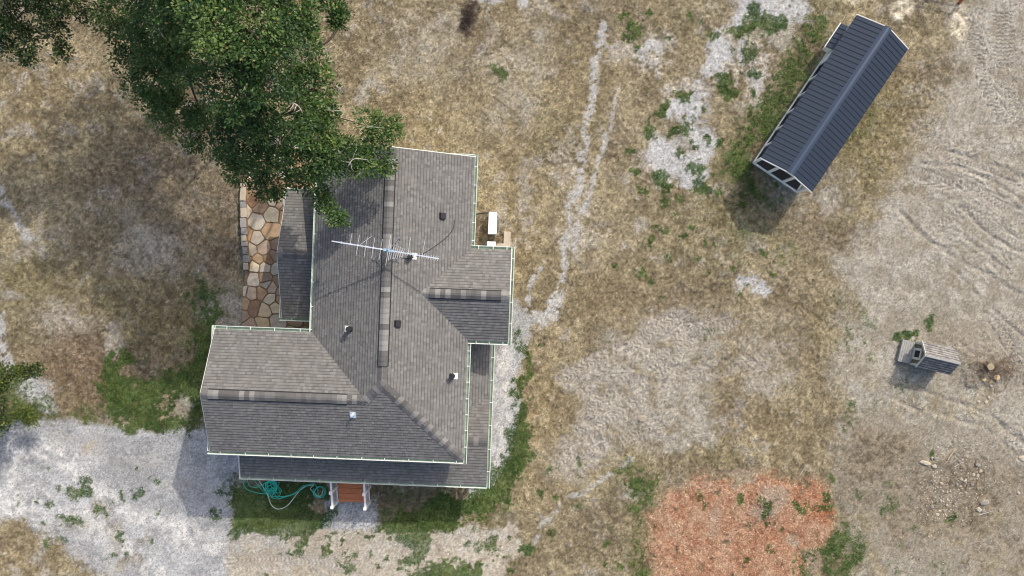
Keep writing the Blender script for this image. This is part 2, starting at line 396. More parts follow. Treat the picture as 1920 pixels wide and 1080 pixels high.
        CL = [(1352,152,13,18,1),(1440,45,24,20,1),(1412,25,16,20,1),(1462,45,16,18,.9),(1222,243,12,26,1),(1275,250,22,10,.9),(1288,238,10,12,.9),(1240,335,14,16,1),(1250,350,18,13,1),(1306,312,26,11,1),(1318,345,16,18,.9),(1285,185,14,16,1),(1245,205,16,12,.8),
              (1300,265,7,5,1),(1287,285,9,6,.9),(1230,425,8,8,1),(1250,435,10,8,.8),(1245,374,8,7,.9),(1218,462,8,10,.8),(1205,510,12,8,.8),(1180,65,26,14,.55),(930,135,14,14,.75),(1050,262,30,18,.4),(1340,620,20,9,.6),(1395,60,22,14,.9),(1340,62,18,14,.8),(1365,170,16,12,.8),(1410,100,18,22,.7),
              (152,925,22,20,.8),(262,924,9,11,1),(190,965,18,12,.65),(228,1010,8,16,.8),(130,980,18,14,.6),(110,915,10,6,.6),(35,935,10,8,.6),(970,735,12,14,1),(985,695,10,40,.7),(975,640,7,30,.6),(408,963,8,9,1),(420,925,14,8,.8),(978,770,12,20,.8),
              (650,1050,12,8,.75),(555,1030,20,9,.85),(660,1055,10,22,.7),(620,1030,7,7,.9),(1420,430,60,26,.42),(1370,470,30,20,.38),(1700,632,30,12,.9),(1745,605,12,16,.75),(1610,635,40,20,.5),(1590,780,16,40,.55),(1660,940,24,24,.5),(1790,972,8,5,1.3),(1755,850,10,10,.7),(1560,560,30,20,.4),(1640,600,40,30,.4),
              (1385,945,8,14,.9),(1430,955,10,12,.8),(1500,955,8,18,.9),(1440,1025,8,7,1),(1530,950,20,7,.8),(1310,935,6,8,.7),(910,1020,26,18,.75),(985,1020,14,12,.8),(950,1045,12,9,.6),(860,1050,18,7,.7),(380,640,26,60,.66),(1330,560,30,30,.35),(1350,540,20,16,.4),(1480,480,30,30,.4),(1600,1040,30,40,.6),(1690,1050,40,30,.4),(1760,1060,40,20,.4),(1180,880,40,20,.5)]
        for b in CL: s.stamp(gr, *b, soft=0.45, warp=0.75)
        rd = random.Random(77)      # loose single weeds
        for (x0, x1, y0, y1, n_, rmin, rmax) in ((1170,1460,20,380,60,4,12),(1150,1460,380,560,26,4,8),(1560,1730,560,800,26,9,24),(1560,1800,800,1060,14,6,16),(440,980,985,1075,60,3,7),(60,300,880,1060,26,4,9),(1240,1550,920,1075,16,3,6),(1540,1620,880,1080,14,6,12),(960,1010,600,760,10,4,8),(1000,1240,860,1080,16,4,10)):
            for k in range(n_):
                s.stamp(gr, rd.uniform(x0, x1), rd.uniform(y0, y1), rd.uniform(rmin, rmax), rd.uniform(rmin, rmax), rd.uniform(.45, .95) if rmax < 13 else rd.uniform(.3, .5), 0.5, 0.5)
        bare = s.blobs([(338,762,20,14),(318,775,10,6),(215,786,18,12),(300,750,12,6),(226,632,18,30),(600,940,20,14),(255,700,20,12,.7),(880,965,26,8,.6),(1330,410,30,12,.5)], .4, 1)
        gr = gr*(1-bare)
        thr = s.nC*0.35+s.nB*0.20+s.nD*.45
        g['green'] = sstep(0.47, 0.62, gr*0.52+thr*0.75-0.12)*np.clip(gr*1.6, 0, 1)
        # ---- leaf litter / dark thatch
        g['litter'] = np.clip(s.blobs([(200,660,130,70,.9),(130,610,90,50,.7),(330,380,120,110,.75),(230,330,70,60,.5),(420,420,30,100,.9),(880,35,16,26,1.4),(872,45,12,14,1.2),(1060,290,30,30,.5),(1560,440,70,30,.7),(1500,420,60,40,.6),(1330,880,80,20,.5),(1690,900,60,60,.8),(1640,860,40,50,.8),(1680,970,50,40,.7),(1770,890,60,50,.6),(250,770,120,30,.6),(1830,960,60,40,.5),
                        (912,430,24,34,1.0),(760,945,60,30,.8),(1170,40,70,40,.5),(1240,60,50,30,.45),(1330,600,60,40,.45),(1290,540,50,40,.5),(1150,250,20,60,.5),(1190,560,60,30,.4),(1480,560,50,50,.45),(1380,760,50,40,.35),(1500,660,40,60,.35),(1230,900,60,30,.4),(900,60,60,40,.4),(740,60,50,40,.4),(1130,980,60,50,.4),(1740,140,60,30,.5),(1690,220,40,20,.5)], .6, 1.1)*(0.35+1.0*s.nC), 0, 1)
        g['sand'] = s.blobs([(1690,20,22,20),(1800,42,16,32),(1600,2,20,8,.8)], .4, .5)
        g['gold'] = s.blobs([(760,250,120,60,.8),(950,420,60,170,1),(1010,800,60,160,1),(1650,260,80,160,.7),(100,200,110,110,.9),(30,1030,90,60,.7),(1180,560,110,60,.6),(1090,160,60,90,.5),(940,30,80,40,.5),(1450,620,110,120,.45),(1420,800,120,80,.6),(1520,620,60,60,.5)], .7, 1.1)
        g['olive'] = s.blobs([(1380,360,70,90,1),(1420,440,80,40,.7),(1180,890,60,50,.9),(1210,1000,40,90,.7),(40,540,110,70,.8),(1620,230,70,130,.9),(1530,20,60,40,.8),(230,560,80,50,.8),(300,620,80,60,.8),(1060,250,60,50,.5),(860,960,90,50,.8),(1240,60,70,40,.5),(1300,450,90,60,.4),(1640,640,90,90,.5),(120,790,90,20,.7),(1570,1000,60,90,.6),(1340,860,80,30,.5)], .7, 1.2)
        s.stamp(g['pale'], 130, 600, 60, 30, .55, .7, 1.2); s.stamp(g['pale'], 225, 640, 16, 36, .8, .5, 1.0); s.stamp(g['pale'], 290, 470, 50, 40, .5, .7, 1.2)
        g['pale'] = g['pale']*sstep(.38, .52, s.nC*.5+s.nD*.5+.02)
        return g

def mixc(c, new, m):
    return c*(1-m[..., None]) + new*m[..., None]

def ground_colour(Lx, g):
    def tone(a, b, t):
        t = np.clip(t, 0, 1)[..., None]; return (np.array(a)*(1-t)+np.array(b)*t).astype(np.float32)
    K = 0.80     # photographed tone -> base colour
    c = lambda r, gg, b: tuple(K*v for v in lin(r, gg, b))
    base = tone(c(148,133,104), c(190,174,140), sstep(0.36, 0.62, Lx.nB*0.4+Lx.nC*0.5+Lx.nD*.15-0.02))
    base = mixc(base, tone(c(156,136,100), c(202,182,140), sstep(0.3, 0.65, Lx.nC)), np.clip(g['gold']*(0.15+0.9*Lx.nF), 0, 0.75))
    pale = sstep(0.54, 0.66, Lx.nF*0.55+Lx.nA*0.2+Lx.nC*0.25)
    base = mixc(base, tone(c(180,170,156), c(210,202,190), Lx.nC), pale*0.6)
    dark = sstep(0.52, 0.64, fbm(Lx.x, Lx.y, 140, 2.1, 5, 0.72))
    base = mixc(base, tone(c(96,82,64), c(126,110,88), Lx.nD), dark*0.30)
    base = base*np.array([.755, .782, .815], dtype=np.float32)
    base = mixc(base, tone(c(88,77,64), c(140,125,108), sstep(.3, .7, Lx.nC*.5+Lx.nD*.5)), np.clip(g['litter'], 0, 1)*0.85)
    base = mixc(base, tone(c(176,168,155), c(210,203,192), Lx.nC), np.clip(g['pale'], 0, 1)*.9)
    base = mixc(base, tone(c(92,86,52), c(138,130,86), sstep(.3, .7, Lx.nC*.5+Lx.nD*.5)), np.clip(g['olive']*(.1+.8*Lx.nF), 0, .5))
    base = mixc(base, tone(c(98,72,50), c(136,108,82), Lx.nD), Lx.blobs([(130,690,70,50),(180,730,90,40),(210,680,40,30)], .7, 1.1)*.32)
    # tufts: dark gaps and pale straw at hand scale
    tuft = (Lx.nD-.5)*.42+(Lx.nE-.5)*.55
    base = base*np.clip(1+tuft, .5, 1.5)[..., None]
    soil = tone(c(170,160,144), c(204,196,182), sstep(0.3, 0.7, Lx.nC*0.5+Lx.nF*0.5))
    gritty = sstep(0.53, 0.66, Lx.nD*0.65+Lx.nC*0.35)
    soil = mixc(soil, tone(c(126,116,102), c(142,132,116), Lx.nB), gritty*0.32)
    soil = soil*np.clip(1+(Lx.nE-.5)*.22, .7, 1.3)[..., None]
    soil = soil*np.array([.725, .735, .72], dtype=np.float32)
    ms = np.clip(np.maximum(np.maximum(g['right']*0.95, g['mid']*0.85), np.maximum(g['bottom'], g['spots']*0.7)), 0, 1)
    ms = np.clip(ms*(0.5+1.0*sstep(0.3, 0.56, Lx.nC*0.5+Lx.nF*0.5)), 0, 1)
    ms = np.maximum(ms, sstep(.55, .95, g['right'])*.90)
    rb = sstep(0.50, 0.64, fbm(Lx.x, Lx.y, 170, 0.55, 5, 0.65))*sstep(560, 860, Lx.py)*g['right']
    ms = ms*(1-0.75*rb)*(1-.55*np.clip(g['litter'], 0, 1))
    base = mixc(base, soil, ms)
    brown = Lx.blobs([(1660,880,80,80,1),(1700,965,90,60,.9),(1640,830,50,40,.7),(1760,900,70,60,.8),(1840,900,80,60,.8),(1830,980,90,40,.7),(1880,1040,80,50,.7),(1900,930,60,60,.7),(1760,1040,90,40,.5),(1700,820,40,30,.6),(1850,690,70,40,.6),(1790,620,50,30,.5),(1880,620,40,30,.4)], .7, 1.4)
    base = mixc(base, tone(c(88,77,62), c(146,134,114), sstep(.32, .62, Lx.nD*.55+Lx.nC*.45)), np.clip(brown*(.15+1.2*sstep(.35, .6, Lx.nF*.5+Lx.nC*.5)), 0, .95))
    base = mixc(base, tone(c(178,165,143), c(206,197,180), Lx.nC)*np.clip(1+(Lx.nD-.5)*.4, .7, 1.3)[..., None], g['bottom']*0.6)
    grav = tone(c(152,152,150), c(190,190,188), sstep(0.3, 0.7, Lx.nF*0.6+Lx.nB*0.4))*(0.84+0.32*Lx.rnd)[..., None]
    gm = np.clip(np.maximum(np.maximum(g['drive'], g['side']), g['foot']), 0, 1)
    base = mixc(base, grav, gm)
    base = mixc(base, tone(c(168,167,163), c(196,195,191), Lx.nF)*(.86+.28*Lx.rnd)[..., None], np.clip(g['pat'], 0, 1)*(1-gm)*(.82+.18*g['patch']))
    dust = np.maximum(Lx.line([(-20,935),(60,945),(170,990),(260,1050),(330,1110)], 36, 18), Lx.line([(20,850),(80,840),(140,880),(190,930),(330,1000),(430,1020)], 26, 14))
    dust = np.maximum(dust, Lx.line([(945,640),(955,760),(935,870)], 14, 8)*0.9); dust = np.maximum(dust, Lx.line([(270,960),(330,985),(430,995)], 14, 10)*.7); dust = np.maximum(dust, Lx.line([(20,860),(30,960)], 16, 10))
    base = mixc(base, tone(c(212,208,200), c(228,225,218), Lx.nD), dust*np.clip(g['drive']+g['side'], 0, 1)*0.95*sstep(.34, .54, Lx.nC))
    base = mixc(base, tone(c(170,158,138), c(188,176,156), Lx.nC), np.maximum(Lx.line([(110,830),(200,850),(330,900),(420,940)], 30, 20), Lx.line([(60,1000),(150,1035),(230,1090)], 26, 16))*g['drive']*.35*sstep(.4, .56, Lx.nF))
    base = mixc(base, tone(c(176,154,118), c(196,176,146), Lx.nC), Lx.blob(170,838,18,8,.6)*0.6)
    base = mixc(base, tone(c(150,148,142), c(160,158,152), Lx.nC), np.maximum(Lx.blob(280,880,60,30,.8), Lx.blob(190,820,60,12,.8))*.35*g['drive'])
    mul = tone(c(178,116,86), c(208,160,130), sstep(0.3, 0.7, Lx.nD*0.25+Lx.nC*0.3+Lx.nF*.45))*(0.82+0.34*Lx.rnd)[..., None]
    mul = mixc(mul, tone(c(168,84,52), c(196,118,82), Lx.nC)*(0.75+0.5*Lx.rnd)[..., None], Lx.blobs([(1490,910,60,25),(1535,960,30,18),(1430,915,40,14),(1350,912,40,10,.6),(1430,1005,30,10,.7)], .6)*0.45)
    base = mixc(base, mul*np.array([.75, .87, .87], dtype=np.float32), np.clip(g['mulch'], 0, 1)*0.97)
    greyp = Lx.blobs([(1448,935,30,22),(1425,960,24,8),(1338,970,8,16,.7),(1340,995,8,8,.6),(1485,1008,20,8),(1385,890,40,7,.8),(1410,905,16,8,.7),(1520,1050,16,30,.9)], .5, .6)
    base = mixc(base, tone(c(150,130,110), c(182,166,146), Lx.nC), greyp*0.9)
    gcol = tone(c(40,68,28), c(80,108,48), sstep(0.3, 0.7, Lx.nC*0.5+Lx.nF*0.5))*np.clip(1+tuft*.8, .5, 1.5)[..., None]
    base = mixc(base, gcol, np.clip(g['green'], 0, 1)*0.78)
    base = mixc(base, tone(c(216,202,172), c(240,230,208), Lx.nC), g['sand']*0.9*sstep(.25, .5, Lx.nC))
    gx = Lx.blobs([(470,1010,60,40,.8),(560,1060,80,30,.6),(900,1010,60,20,.5),(760,1030,60,20,.4)], .7, 1.1)*g['bottom']*sstep(.42, .56, Lx.nC*.5+Lx.nD*.5)
    base = mixc(base, grav, gx*.7)
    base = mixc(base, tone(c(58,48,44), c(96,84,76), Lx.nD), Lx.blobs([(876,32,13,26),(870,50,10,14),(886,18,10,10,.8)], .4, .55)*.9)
    hd = np.clip(np.maximum.reduce([g['drive'], g['side'], g['mulch'], g['pat']]), 0, 1)
    return base*(1+(Lx.rnd-.5)*(.56-.26*hd))[..., None]

TRACKS = [([(1058,712),(1100,688),(1158,660)], 34, 5, 1), ([(1190,655),(1225,625),(1272,596)], 44, 6, 1), ([(1225,690),(1262,655),(1290,625)], 40, 6, .8), ([(1100,740),(1150,715),(1215,700)], 36, 6, .8), ([(1052,868),(1085,850),(1140,838)], 36, 5, 1),
          ([(1062,830),(1090,810),(1125,795)], 32, 5, .8), ([(1125,800),(1180,765),(1245,725)], 22, 3, 1), ([(1290,620),(1340,612),(1372,600)], 30, 6, .8), ([(1300,705),(1345,695),(1400,680)], 30, 6, .7), ([(1425,690),(1445,670),(1460,650)], 44, 8, .8), ([(1200,730),(1235,705),(1260,690)], 34, 6, .7),
          ([(1100,775),(1130,745),(1165,730)], 30, 5, .6), ([(1150,845),(1190,815),(1230,800)], 30, 5, .5),
          ([(1720,240),(1790,300),(1930,340)], 34, 7, .5), ([(1750,430),(1800,400),(1850,420),(1940,480)], 30, 7, .5), ([(1730,330),(1830,350),(1930,420)], 30, 6, .5),
          ([(440,1050),(520,1048),(640,1062)], 34, 3, .6), ([(1400,990),(1450,988),(1490,985)], 20, 4, .0), ([(1860,600),(1900,660),(1940,740)], 26, 6, .4), ([(1790,860),(1860,800),(1930,840)], 30, 6, .4),
          ([(1830,40),(1840,120),(1880,220)], 40, 8, .3), ([(1880,20),(1880,120),(1920,220)], 40, 8, .3)]
RUTS = [([(1690,400),(1740,450),(1800,490),(1860,520),(1940,570)], 8), ([(1800,385),(1850,435),(1900,465),(1960,500)], 8), ([(1720,305),(1800,312),(1880,350),(1950,400)], 7), ([(1770,280),(1840,300),(1940,340)], 7),
        ([(1700,715),(1760,745),(1850,775),(1960,860)], 8), ([(1740,770),(1850,805),(1940,880)], 8), ([(1110,790),(1125,840)], 12), ([(1660,740),(1720,770)], 6), ([(1800,640),(1860,700)], 6),
        ([(1780,500),(1840,560),(1930,640)], 6), ([(1805,440),(1880,500),(1960,560)], 6)]

def build_ground():
    st = 0.055
    xs = np.arange(-26.5, 26.5+1e-6, st); ys = np.arange(-15.5, 15.5+1e-6, st)
    nx, ny = len(xs), len(ys); ex, ey = xs[-1], ys[-1]
    Lx = Layout(xs, ys); g = Lx.run()
    col = ground_colour(Lx, g)
    x, y = Lx.x, Lx.y
    edge = np.clip(np.minimum(np.minimum(x-xs[0], ex-x), np.minimum(y-ys[0], ey-y))/1.0, 0, 1)
    hard = np.clip(np.maximum(g['drive'], g['side']), 0, 1)
    so = 1-.6*np.clip(np.maximum(g['right'], g['bottom']), 0, 1)
    z = (Lx.nB-0.5)*0.10 + (Lx.nC-0.5)*0.07*(1-0.5*hard)*so + (Lx.nD-0.5)*0.06*(1-.4*hard)*so + (Lx.nE-.5)*.03*so + (Lx.rnd-.5)*.012
    pale_soil = np.array(lin(196,188,174))*.62
    for pts, w, cv, pl_ in TRACKS:
        m, s = Lx.treads(pts, w, 7.4, cv); z = z + m*(s*0.034-.02)
        col = mixc(col, pale_soil.astype(np.float32), m*.75*pl_)
        col = col*(1+(m*0.17*s)[..., None])
    for pts, w in RUTS:
        m = Lx.line(pts, w, 4, 0.10); m2 = Lx.line(pts, w*3.2, 9, 0.12); f = sstep(.28, .48, Lx.nF)
        z = z - f*m*0.036 + f*(m2-m)*0.022; col = col*(1-(f*m*.08)[..., None])
    # scraped lines on the cleared ground
    comb = np.sin((Lx.py*.93-Lx.px*.42+(Lx.nB-.5)*60+(Lx.nC-.5)*12)*2*math.pi/10.5)*g['right']*sstep(150, 330, Lx.py)*(1-sstep(480, 620, Lx.py))*sstep(1660, 1740, Lx.px)*sstep(.42, .6, Lx.nF)
    comb = comb + np.sin((Lx.py*.80-Lx.px*.55+(Lx.nB-.5)*60+(Lx.nC-.5)*12)*2*math.pi/11)*g['right']*sstep(690, 760, Lx.py)*(1-sstep(880, 930, Lx.py))*sstep(1740, 1800, Lx.px)*sstep(.4, .6, Lx.nF)
    z = z + comb*.016; col = col*(1+(comb*.06)[..., None])
    z = z + Lx.blob(1448,938,34,24,.6,.6)*0.14 + g['mulch']*0.03 + Lx.blob(1690,20,24,22,.5,.5)*0.10 - Lx.blob(1689,22,9,8,.5,.5)*0.14 + Lx.blob(1850,690,45,32,.7,1)*0.15
    hx, hy = -6.2, -1.2      # level pad under the house
    pad = sstep(0, 1, 1-np.clip(np.maximum(np.abs(x-hx)/7.5, np.abs(y-hy)/8.6)-0.9, 0, 1)*8)
    z = z*edge*(1-0.5*pad) - 0.02*pad*edge
    col = np.clip(col, 0.01, 0.85).reshape(-1, 3)
    V = np.stack([x.ravel(), y.ravel(), z.ravel()], 1)
    I, J = np.meshgrid(np.arange(nx-1), np.arange(ny-1))
    a = (J*nx+I).ravel(); F = np.stack([a, a+1, a+nx+1, a+nx], 1)
    fm = lambda k: g[k].ravel()[F].mean(1)
    own = np.zeros(len(F), dtype=np.int32)
    own[fm('drive') > 0.5] = 1; own[fm('side') > 0.5] = 2; own[(fm('foot') > 0.5) & (own == 0)] = 3; own[fm('mulch') > 0.5] = 4
    for k, nm in enumerate(['ground', 'gravel_driveway', 'gravel_path', 'gravel_pad', 'mulch_bed']):
        Fk = F[own == k]
        u, inv = np.unique(Fk, return_inverse=True)
        Vk = V[u]; Ck = col[u]; Fk2 = inv.reshape(-1, 4)
        if k == 0:     # carry the ground out to the horizon
            R = 900.0; n0 = len(Vk); e = [(xs[0],ys[0]),(ex,ys[0]),(ex,ey),(xs[0],ey)]
            o = [(-R,-R),(R,-R),(R,R),(-R,R)]
            Vk = np.vstack([Vk, [(p[0],p[1],0.0) for p in e+o]])
            Ck = np.vstack([Ck, np.tile(np.array([lin(160,144,120)])*.78, (8, 1))])
            Fk2 = np.vstack([Fk2, [(n0+4, n0+5, n0+1, n0), (n0+5, n0+6, n0+2, n0+1), (n0+6, n0+7, n0+3, n0+2), (n0+7, n0+4, n0, n0+3)]])
        tag(big_mesh(nm, Vk, Fk2, 'ground', None, Ck, 'POINT', smooth=True), kind='structure')
    g['nC'] = Lx.nC; g['nB'] = Lx.nB; g['nF'] = Lx.nF; g['nD'] = Lx.nD
    return xs, ys, z, st, g, col.reshape(ny, nx, 3)

GX, GY, GZ, GST, GM, GC = build_ground()
def look(k, x, y):
    A = GC if k == 'col' else GM[k]
    i = np.clip(((x-GX[0])/GST+.5).astype(int), 0, len(GX)-1); j = np.clip(((y-GY[0])/GST+.5).astype(int), 0, len(GY)-1)
    return A[j, i]
def gz(x, y):
    xi = np.clip(((np.asarray(x)-GX[0])/GST), 0, len(GX)-1.001); yi = np.clip(((np.asarray(y)-GY[0])/GST), 0, len(GY)-1.001)
    a = xi.astype(int); b = yi.astype(int); fx = xi-a; fy = yi-b
    return (GZ[b, a]*(1-fx)+GZ[b, a+1]*fx)*(1-fy)+(GZ[b+1, a]*(1-fx)+GZ[b+1, a+1]*fx)*fy

# ------------------------------------------------------------------ house frame
TH = math.radians(2.17)
U0, W0 = -6.0, 1.5
def HW(u, w):
    """house plan coordinates (u east, w south) -> world"""
    return (u*math.cos(TH)-w*math.sin(TH), -(u*math.sin(TH)+w*math.cos(TH)))
hx0, hy0 = HW(U0, W0)
house = empty('house', (hx0, hy0, 0), -TH)
tag(house, 'grey shingle roofed house with cross gables, pale gutters and lower porch roofs', 'house')
def HL(u, w, z): return (u-U0, -(w-W0), z)
def hpx(px, py, h):
    """pixel + height -> house plan (u,w)"""
    k = (1-h/H)/PPM; dx = (px-960)*k; dy = (py-540)*k
    return dx*math.cos(TH)+dy*math.sin(TH), -dx*math.sin(TH)+dy*math.cos(TH)

PIT = 0.55; ZE = 4.3
E_, W_, S_, WN, NR, WR = -1.76, -8.28, 7.295, 2.17, -5.42, -12.36
BE, BN, BS = -0.08, -1.59, 2.26
RU = (E_+W_)/2; RZ = ZE+PIT*(E_-W_)/2
WW = (WN+S_)/2; WZ = ZE+PIT*(S_-WN)/2
BW = (BN+BS)/2; BZ = ZE+PIT*(BS-BN)/2
hipE = (RU, S_-(E_-RU))            # where the main ridge meets the corner hip
valW = (W_+(WW-WN), WW)            # where the west valley meets the wing ridge
bapx = (E_-(BS-BN)/2, BW)
PP = 0.30; PZ = 2.5
PS, PE, PW, PR = 8.72, -0.79, -11.6, 6.69
PRZ = PZ+PP*(PS-PR)
QW, QN, QS = -10.05, -3.88, 1.68
QP = 0.42; QR = (QN+QS)/2; QRZ = PZ+QP*(QS-QR)

PLANES = {  # name: polygon (u,w), eave origin, upslope direction (u,w), pitch, eave height
 'main_east': ([(E_,NR),(E_,BN),bapx,(E_,BS),(E_,S_),hipE,(RU,NR)], (E_,0), (-1,0), PIT, ZE),
 'main_west': ([(W_,NR),(RU,NR),hipE,valW,(W_,WN)], (W_,0), (1,0), PIT, ZE),
 'south': ([(E_,S_),(WR,S_),(WR,WW),valW,hipE], (0,S_), (0,-1), PIT, ZE),
 'wing_north': ([(WR,WN),(W_,WN),valW,(WR,WW)], (0,WN), (0,1), PIT, ZE),
 'bump_north': ([(E_,BN),(BE,BN),(BE,BW),bapx], (0,BN), (0,1), PIT, ZE),
 'bump_south': ([(E_,BS),bapx,(BE,BW),(BE,BS)], (0,BS), (0,-1), PIT, ZE),
}
PORCH = {
 'porch_south': ([(PW,PS),(PW,6.95),(-2.1,6.95),(-2.1,PR),(PE,PR),(PE,PS)], (0,PS), (0,-1), PP, PZ),
 'porch_north': ([(PE,PS-2*(PS-PR)),(PE,PR),(-2.1,PR),(-2.1,PR-(PRZ-PZ-PP*(PE+2.1))/PP)], (0,PS-2*(PS-PR)), (0,1), PP, PZ),
 'porch_east': ([(PE,1.95),(PE,PS-2*(PS-PR)),(-2.1,PR-(PRZ-PZ-PP*(PE+2.1))/PP),(-2.1,1.95)], (PE,0), (-1,0), PP, PZ),
}
SIDE = {
 'side_north': ([(QW,QN),(QW,QR),(-7.95,QR),(-7.95,QN)], (0,QN), (0,1), QP, PZ),
 'side_south': ([(QW,QS),(-7.95,QS),(-7.95,QR),(QW,QR)], (0,QS), (0,-1), QP, PZ),
}
def zpl(pl, u, w):
    _, o, s, p, ze = pl
    return ze + p*((u-o[0])*s[0]+(w-o[1])*s[1])

def clip_rect(poly, a0, a1, b0, b1):
    def cl(P, f):
        out = []
        for i in range(len(P)):
            p, q = P[i-1], P[i]; fp, fq = f(p), f(q)
            if fp >= 0:
                if fq >= 0: out.append(q)
                else:
                    t = fp/(fp-fq); out.append((p[0]+(q[0]-p[0])*t, p[1]+(q[1]-p[1])*t))
            elif fq >= 0:
                t = fp/(fp-fq); out.append((p[0]+(q[0]-p[0])*t, p[1]+(q[1]-p[1])*t)); out.append(q)
        return out
    for f in (lambda p: p[0]-a0, lambda p: a1-p[0], lambda p: p[1]-b0, lambda p: b1-p[1]):
        poly = cl(poly, f)
        if len(poly) < 3: return []
    r = []
    for p in poly:
        if not r or abs(p[0]-r[-1][0])+abs(p[1]-r[-1][1]) > 1e-4: r.append(p)
    if len(r) > 2 and abs(r[0][0]-r[-1][0])+abs(r[0][1]-r[-1][1]) < 1e-4: r.pop()
    if len(r) < 3: return []
    ar = sum(r[i-1][0]*r[i][1]-r[i][0]*r[i-1][1] for i in range(len(r)))/2
    if abs(ar) < 2e-4: return []
    return r if ar > 0 else r[::-1]

TONES = [lin(134,131,128), lin(145,142,139), lin(158,155,151), lin(124,122,119), lin(142,136,131), lin(151,149,147)]
def tone_pick(r):
    i = r.choices(range(6), weights=(26,30,12,13,14,8))[0]
    f = r.uniform(0.95, 1.05)*0.90
    return tuple((TONES[i][q]*.6+TONES[1][q]*.4)*f*k for q, k in ((0, .71), (1, .715), (2, .705)))

def shingles(pl, parent, seed, expo=0.135):
    poly, o, s, p, ze = pl
    r = random.Random(seed)
    e = (-s[1], s[0])                                   # along the eave
    ab = [((u-o[0])*e[0]+(w-o[1])*e[1], (u-o[0])*s[0]+(w-o[1])*s[1]) for u, w in poly]
    db = expo/math.sqrt(1+p*p)
    amin = min(a for a, b in ab); amax = max(a for a, b in ab); bmax = max(b for a, b in ab)
    V = []; F = []; C = []
    k = 0; b0 = 0.0
    while b0 < bmax-0.01:
        b1 = b0+db; a = amin-r.uniform(0, 0.3); thick = r.random() < 0.5
        while a < amax:
            w_ = r.uniform(0.08, 0.15) if thick else r.uniform(0.10, 0.22)
            for part in (0, 1):
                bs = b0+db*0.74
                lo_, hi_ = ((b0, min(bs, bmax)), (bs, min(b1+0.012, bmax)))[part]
                if hi_-lo_ < 0.004: continue
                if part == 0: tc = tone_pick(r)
                c = clip_rect(ab, max(a, amin-.01)+0.0012, min(a+w_, amax+.01)-0.0012, lo_, hi_)
                if not c: continue
                t0 = 0.024 if thick else 0.016
                n = len(V)
                top = []
                for (aa, bb) in c:
                    f = (bb-b0)/db
                    u = o[0]+e[0]*aa+s[0]*bb; w = o[1]+e[1]*aa+s[1]*bb
                    z = ze+p*bb
                    top.append((u, w, z+t0*(1-f)+0.003*f))
                bot = [(u, w, z-0.028) for (u, w, z) in top]
                V += [HL(*q) for q in top]+[HL(*q) for q in bot]
                m = len(c)
                nf = [tuple(range(n, n+m))]+[(n+i, n+m+i, n+m+(i+1) % m, n+(i+1) % m) for i in range(m)]
                F += nf
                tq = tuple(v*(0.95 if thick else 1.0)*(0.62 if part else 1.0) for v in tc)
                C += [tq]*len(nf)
            a += w_; thick = not thick
        b0 = b1; k += 1
    # keep the upper faces pointing to the sky
    v0, v1, v2 = (Vector(V[i]) for i in F[0][:3])
    if (v1-v0).cross(v2-v0).z < 0: F = [f[::-1] for f in F]
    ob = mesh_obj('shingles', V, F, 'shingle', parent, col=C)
    tag(ob, kind='stuff')
    return ob

def deck(planes, name, parent, th=0.12, drop=0.03):
    m = MB()
    for pl in planes.values():
        top = [HL(u, w, zpl(pl, u, w)-drop) for u, w in pl[0]]; bot = [(x, y, z-th) for x, y, z in top]
        n = len(top)
        m.add(top+bot, [tuple(range(n)), tuple(range(2*n-1, n-1, -1))]+[(i, n+i, n+(i+1) % n, (i+1) % n) for i in range(n)])
    return m.build(name, 'roof_deck', parent)

main_roof = deck(PLANES, 'main_roof', house)
porch_roof = deck(PORCH, 'porch_roof', house)
side_roof = deck(SIDE, 'side_porch_roof', house)
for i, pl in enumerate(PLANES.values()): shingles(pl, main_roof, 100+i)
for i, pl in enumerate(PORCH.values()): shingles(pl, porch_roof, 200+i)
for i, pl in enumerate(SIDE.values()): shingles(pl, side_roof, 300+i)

# ---- ridge and hip caps, each piece its own
def caps(p0, p1, plA, plB, parent, lift, length=0.21, half=0.185, seed=1, name='ridge_cap'):
    r = random.Random(seed)
    P = Vector((p0[0], p0[1])); Q = Vector((p1[0], p1[1])); d = (Q-P); Ln = d.length; d.normalize()
    nrm = Vector((-d.y, d.x))
    if (zpl(plA, *(P+d*0.5*Ln+nrm*0.1)) > zpl(plB, *(P+d*0.5*Ln+nrm*0.1))): plA, plB = plB, plA
    n = max(1, round(Ln/length)); st = Ln/n
    for i in range(n):
        a = i*st; b = a+st*1.10
        if i == n-1: b = a+st
        V = []
        for t, up in ((a, lift+0.020), (b, lift+0.034)):
            for o_ in (-half, -half*0.25, half*0.25, half):
                q = P+d*t+nrm*o_
                z = zpl(plA if o_ > 0 else plB, q.x, q.y)
                V.append(HL(q.x, q.y, z+up))
        V += [(x, y, z-0.03-lift*0.0) for x, y, z in V]
        F = [(0,1,5,4),(1,2,6,5),(2,3,7,6)]
        F += [(8+x_ for x_ in f[::-1]) for f in F]; F = [tuple(f) for f in F]
        F += [(0,4,12,8),(3,11,15,7),(0,8,9,1),(1,9,10,2),(2,10,11,3),(4,5,13,12),(5,6,14,13),(6,7,15,14)]
        c = r.choice([lin(110,108,106), lin(118,115,114), lin(148,145,142), lin(160,157,153), lin(126,123,121), lin(114,112,110)])
        k_ = 0.92*r.uniform(.95, 1.05); c = (c[0]*k_*.70, c[1]*k_*.705, c[2]*k_*.695)
        mesh_obj(name, V, F, 'shingle', parent, col=[c]*len(F))
